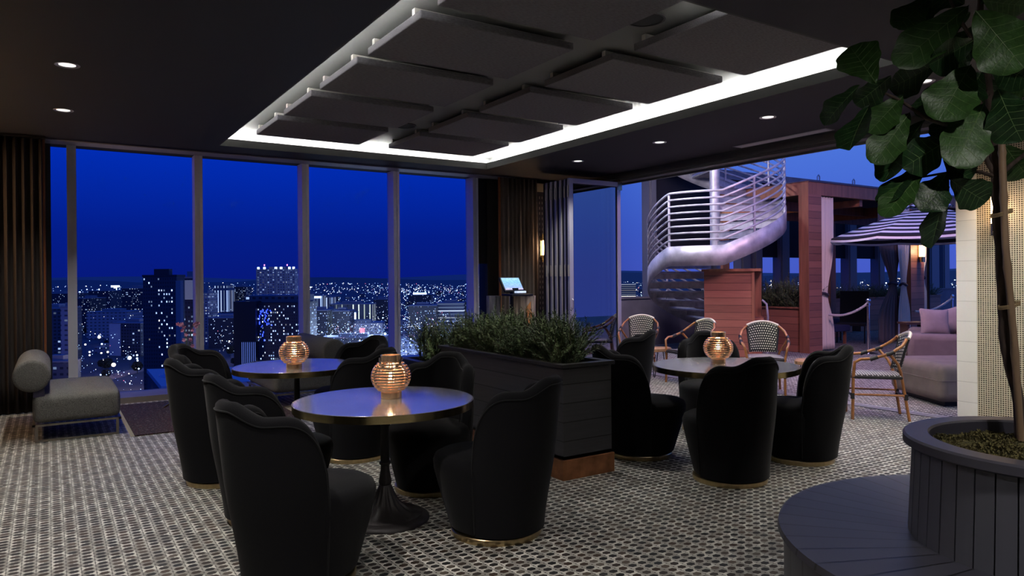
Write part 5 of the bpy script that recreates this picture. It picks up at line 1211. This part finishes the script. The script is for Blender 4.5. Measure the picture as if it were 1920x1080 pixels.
# --- third pane
t, w, h = building('pale hotel slab with vertical window strips beside the third mullion', 572, 602, 555, 1000, 30, 'ribs')
strip_on(t, -w/2, w/2, h-3, h-.5, glow_w, 'roof_light', -.6)
building('lower pale wing with vertical window strips in the third pane', 602, 620, 558, 1020, 30, 'ribs')
building('grid fronted office block under the pale hotel slab', 577, 612, 583, 820, 35, 'glass')
building('square lit block with white grid front in the third pane', 609, 622, 582, 850, 25, 'hotel')
t, w, h = building('long apartment building with yellow lit vertical strips', 618, 697, 571, 960, 30, 'yellow')
building('dim long block in front of the yellow striped building', 622, 655, 584, 830, 25, 'glass')
t, w, h = building('small cube with a glowing white billboard front', 653, 667, 586, 905, 14, 'plain')
strip_on(t, -w/2, w/2, h*.25, h, glow_w, 'billboard', -.6)
t, w, h = building('wide flat roofed shopping mall with bright entrances', 640, 716, 607, 850, 40, 'white', yaw=6)
strip_on(t, -w*.05, w*.06, h*.45, h*.72, glow_r, 'red_sign', -.6)
building('long low mall wing with a blue roof nearer the windows', 600, 722, 634, 735, 30, 'plain', yaw=3)
building('dim apartment block right of the yellow striped building', 700, 728, 562, 1150, 30, 'dark')
# --- fourth pane
building('dark blue office block with faint columns in the fourth pane', 765, 818, 574, 860, 35, 'glass')
building('parking garage with bright horizontal floors in the fourth pane', 819, 869, 569, 880, 35, 'garage')
t, w, h = building('dim office tower behind the dark blue block in the fourth pane', 766, 808, 553, 1300, 40, 'dark')
strip_on(t, -w*.3, w*.3, h+1, h+4, glow_w, 'roof_light', -.5)
building('low white retail shed beside the palm in the fourth pane', 747, 802, 602, 970, 40, 'white', yaw=-6)
building('low blue roofed shed beyond the parking lot', 800, 878, 606, 960, 30, 'plain')
building('mid rise block at the right edge of the fourth pane', 868, 892, 566, 900, 30, 'glass')
building('pale block visible in the narrow fifth pane', 896, 930, 557, 1000, 30, 'garage')
# --- right, beyond the terrace
building('dim block low on the horizon behind the spiral stair', 1300, 1330, 531, 1500, 40, 'dark')
building('lit sign fronted block seen left of the spiral stair', 1166, 1192, 533, 1500, 40, 'garage')
building('dim office block seen between cabana columns', 1486, 1500, 536, 1200, 40, 'garage')
# --- filler blocks
rnd = random.Random(31)
for i in range(70):
    px = rnd.uniform(60, 1240); d = rnd.uniform(1100, 3600); wpx = rnd.uniform(10, 34)*1200/d; hh = rnd.uniform(8, 26)
    yt = hz(px)+(EYE-GZ-hh)*FPX/d
    building('low dim block far out among the city lights', px-wpx/2, px+wpx/2, yt, d, 30, rnd.choice(['dark', 'dark', 'glass', 'plain']), grp='low blocks far out in the city', name='city_block')
# --- road
road_m = mat('road_asphalt', (.20, .12, .09), .9, noise=(.05, .3))
def road(pts, w, lab):
    P = [at(x, y, 1.0) for x, y in pts]; Q = []
    for p in P:
        d = p-Vector((0, 0, EYE)); s = (GZ+.3-EYE)/d.z; Q.append(Vector((0, 0, EYE))+d*s)
    vs = []
    for i, p in enumerate(Q):
        d = Q[min(i+1, len(Q)-1)]-Q[max(0, i-1)]; n_ = Vector((-d.y, d.x, 0)).normalized()*w/2; vs += [p-n_, p+n_]
    b = MB(); b.add(vs+[(v[0], v[1], v[2]-.6) for v in vs], [(2*i, 2*i+1, 2*i+3, 2*i+2) for i in range(len(Q)-1)]); o = b.build('street', road_m); tag(o, lab, 'street'); return Q
q1 = road([(372, 618), (400, 628), (424, 642), (446, 656), (462, 680), (470, 700), (476, 730)], 20, 'reddish lit street curving below the second pane')
road([(140, 730), (190, 712), (235, 700), (275, 690)], 16, 'dim street crossing below the first pane')
# --- street lamps
def street_lamp(px, py, lab, col, s=1.0, grp='street lamps in the city'):
    d = at(px, py, 1.0)-Vector((0, 0, EYE)); k = (GZ+9-EYE)/d.z; p = Vector((0, 0, EYE))+d*k; dist = d.length*k
    t = thing('street_lamp', lab, 'street lamp', (p.x, p.y, GZ), 0, grp)
    b = MB(); b.tube([(0, 0, 0), (0, 0, 8.8)], .12, 6); b.build('pole', F['black'], t)
    r = max(.35, dist*1.5/FPX)*s; b = MB(); b.lathe([(0, 9-r), (r*.7, 9-r*.7), (r, 9), (r*.7, 9+r*.7), (0, 9+r)], 10); b.build('lamp_head', col, t, smooth=True)
    return p
l_w = mat('street_white', (1, 1, 1), .5, emit=(.85, .92, 1.0), estr=9); l_o = mat('street_orange', (1, .8, .6), .5, emit=(1.0, .66, .34), estr=7); l_r = mat('street_red', (1, .3, .2), .5, emit=(1, .25, .12), estr=6)
for (x, y, s) in [(186, 632, 1.6), (125, 634, 1.2), (160, 646, 1.0), (168, 660, 1.0), (190, 662, 1.0), (202, 660, 1.1), (168, 666, .9), (213, 684, 2.2), (148, 655, .9), (415, 628, 1.3), (404, 605, 1.5), (412, 637, 1.0), (409, 611, 1.2), (430, 640, .9), (385, 602, 1.6), (388, 608, 1.2)]:
    street_lamp(x, y, 'street lamp with a warm orange glow beside the lit streets', l_o, s, 'warm street lamps')
for (x, y, s) in [(243, 671, 2.0), (257, 666, 1.0), (257, 672, 1.0), (258, 676, .9), (191, 645, .9), (131, 656, 1.1), (146, 656, 1.0), (620, 605, 2.6), (725, 566, 1.6), (722, 626, 1.5), (758, 600, 1.8), (720, 650, 1.2)]:
    street_lamp(x, y, 'street lamp with a bright white glow among the low buildings', l_w, s, 'white street lamps')
# lamps that light the mall and the parking lots
for (x, y, p_) in [(620, 612, 1), (660, 610, 1.2), (700, 612, 1), (640, 625, 1), (690, 630, 1), (770, 630, 1.4), (800, 620, 1.3), (830, 630, 1.3), (760, 650, 1), (850, 610, 1), (590, 600, .7), (250, 668, 1.2), (205, 690, 1.3), (240, 705, 1.2), (165, 655, .8), (445, 660, .6), (415, 632, .6)]:
    d = at(x, y, 1.0)-Vector((0, 0, EYE)); k = (GZ+22-EYE)/d.z; pp = Vector((0, 0, EYE))+d*k
    wm_ = y > 655 or x < 500
    lamp('flood_light', 'POINT', pp, 46000*p_*(.5 if wm_ else 1), (1.0, .62, .4) if wm_ else (.85, .92, 1.0), 1.0)
# parked cars (uncountable speckle of the lots)
rnd = random.Random(4); b = MB()
for i in range(900):
    px = rnd.uniform(742, 880) if i % 4 else rnd.uniform(585, 725); py = rnd.uniform(612, 668) if i % 4 else rnd.uniform(612, 632)
    d = at(px, py, 1.0)-Vector((0, 0, EYE)); k = (GZ-EYE)/d.z; p = Vector((0, 0, EYE))+d*k; a = .35+rnd.choice((0, pi/2))*.0
    b.box((-1.1, -2.2, .1), (1.1, 2.2, 1.4), RZ(a, p))
o = b.build('parked_cars', mat('car_paint', (.55, .56, .62), .3, .3, noise=(.13, .8))); tag(o, 'rows of parked cars on the bright lots beyond the fourth pane', 'cars', kind='stuff')
# palm by the lot, trees
pal = thing('palm_tree', 'palm tree silhouetted against the bright parking lot', 'tree', tuple(Wc(795, 640, 150)))
b = MB(); b.tube([(0, 0, -20), (0, 0, 2.0)], .22, 8); b.build('trunk', bark, pal)
rnd = random.Random(9); b = MB()
for i in range(26):
    a = rnd.uniform(0, 6.28); e_ = rnd.uniform(-.4, 1.0); pts = [Vector((cos(a)*2.6*q, sin(a)*2.6*q, 2.0+2.2*q*e_-2.0*q*q)) for q in (0, .33, .66, 1)]
    for j in range(3):
        n_ = Vector((-sin(a), cos(a), 0))*.28*(1-.25*j); b.add([pts[j]-n_, pts[j]+n_, pts[j+1]+n_*.7, pts[j+1]-n_*.7], [(0, 1, 2, 3)])
b.build('fronds', mat('palm_green', (.03, .035, .02), .8), pal)
tree_m = mat('street_tree', (.020, .024, .018), .9, noise=(.4, .5))
rnd = random.Random(12); tb_ = None
for (x0, x1, y0, y1, n_) in [(140, 200, 600, 650, 16), (430, 485, 632, 690, 24), (540, 600, 610, 650, 8), (170, 300, 672, 715, 5)]:
    for i in range(n_):
        px, py = rnd.uniform(x0, x1), rnd.uniform(y0, y1); d = at(px, py, 1.0)-Vector((0, 0, EYE)); k = (GZ-EYE)/d.z; p = Vector((0, 0, EYE))+d*k
        if tb_ is None:
            tb_ = thing('street_tree', 'tmp', 'tree'); b = MB(); rn2 = random.Random(2)
            for q in range(260):
                a, e_ = rn2.uniform(0, 6.28), rn2.uniform(-1, 1); rr = rn2.uniform(.6, 1)*4.5*sqrt(1-e_*e_*.8); c = Vector((rr*cos(a), rr*sin(a), 7+3.6*e_)); u_ = Vector((rn2.uniform(-1, 1), rn2.uniform(-1, 1), rn2.uniform(-1, 1))).normalized()*1.3; v_ = u_.cross(Vector((rn2.uniform(-1, 1), rn2.uniform(-1, 1), .3))).normalized()*1.0
                b.add([c-u_, c-v_, c+u_, c+v_], [(0, 1, 2, 3)])
            b.build('foliage', tree_m, tb_); b = MB(); b.tube([(0, 0, 0), (0, 0, 6)], .3, 6); b.build('trunk', bark, tb_); o = tb_
        else: o = copy_tree(tb_)
        o.location = p; s_ = rnd.uniform(.45, .85); o.scale = (s_, s_, s_); o.rotation_euler = (0, 0, rnd.uniform(0, 6)); o['label'] = 'dark street tree among the low buildings and streets below the windows'; o['group'] = 'street trees below the windows'
# --- distant city lights nobody could count
rnd = random.Random(77)
def lights(n, regs, m_, smin, smax, lab):
    b = MB(); tot = sum(r[4] for r in regs)
    for r in regs:
        for i in range(int(n*r[4]/tot)):
            px = rnd.uniform(r[0], r[1]); py = r[2]+(r[3]-r[2])*rnd.random()**r[5]
            if py < hz(px)+8:    # on the hillside
                d_ = rnd.uniform(5200, 6300); p = at(px, py, d_)
            else:
                d = at(px, py, 1.0)-Vector((0, 0, EYE)); k = (GZ+rnd.uniform(3, 34)-EYE)/d.z; p = Vector((0, 0, EYE))+d*k
            dist = (p-Vector((0, 0, EYE))).length; s = dist/FPX*rnd.uniform(smin, smax)
            b.add([p+Vector(v)*s for v in ((1, 0, 0), (-1, 0, 0), (0, 1, 0), (0, -1, 0), (0, 0, 1), (0, 0, -1))], [(0, 2, 4), (2, 1, 4), (1, 3, 4), (3, 0, 4), (2, 0, 5), (1, 2, 5), (3, 1, 5), (0, 3, 5)])
    o = b.build('city_lights', m_); tag(o, lab, 'lights', kind='stuff')
R_ = [(575, 732, 530, 548, 1.7, 1.0), (745, 880, 532, 552, 2.3, 1.0), (575, 732, 548, 625, 4, .9), (745, 895, 552, 615, 5, .9), (380, 560, 530, 600, 2.4, 1), (143, 360, 535, 600, 2.4, 1), (143, 268, 600, 735, 1.3, 1), (400, 450, 600, 660, .5, 1), (95, 127, 535, 600, .5, 1), (1165, 1235, 528, 560, 1.3, 1), (1430, 1800, 522, 552, 3.2, 1), (895, 935, 535, 600, 1.2, 1), (585, 725, 605, 645, 2, 1), (745, 880, 605, 668, 3, 1)]
lights(2500, R_, mat('light_white', (1, 1, 1), .5, emit=(.80, .90, 1.0), estr=4.5), .22, .62, 'white pinpoint lights scattered over the night city')
lights(1200, R_, mat('light_warm', (1, .8, .6), .5, emit=(1.0, .74, .48), estr=4.5), .3, .85, 'warm pinpoint lights scattered over the night city')
lights(170, R_, mat('light_bright', (1, 1, 1), .5, emit=(.88, .94, 1.0), estr=6.0), .8, 1.5, 'brightest white lamps scattered over the night city')
lights(150, R_, mat('light_red', (1, .2, .2), .5, emit=(1, .2, .2), estr=3.0), .35, .8, 'red pinpoint lights scattered over the night city')
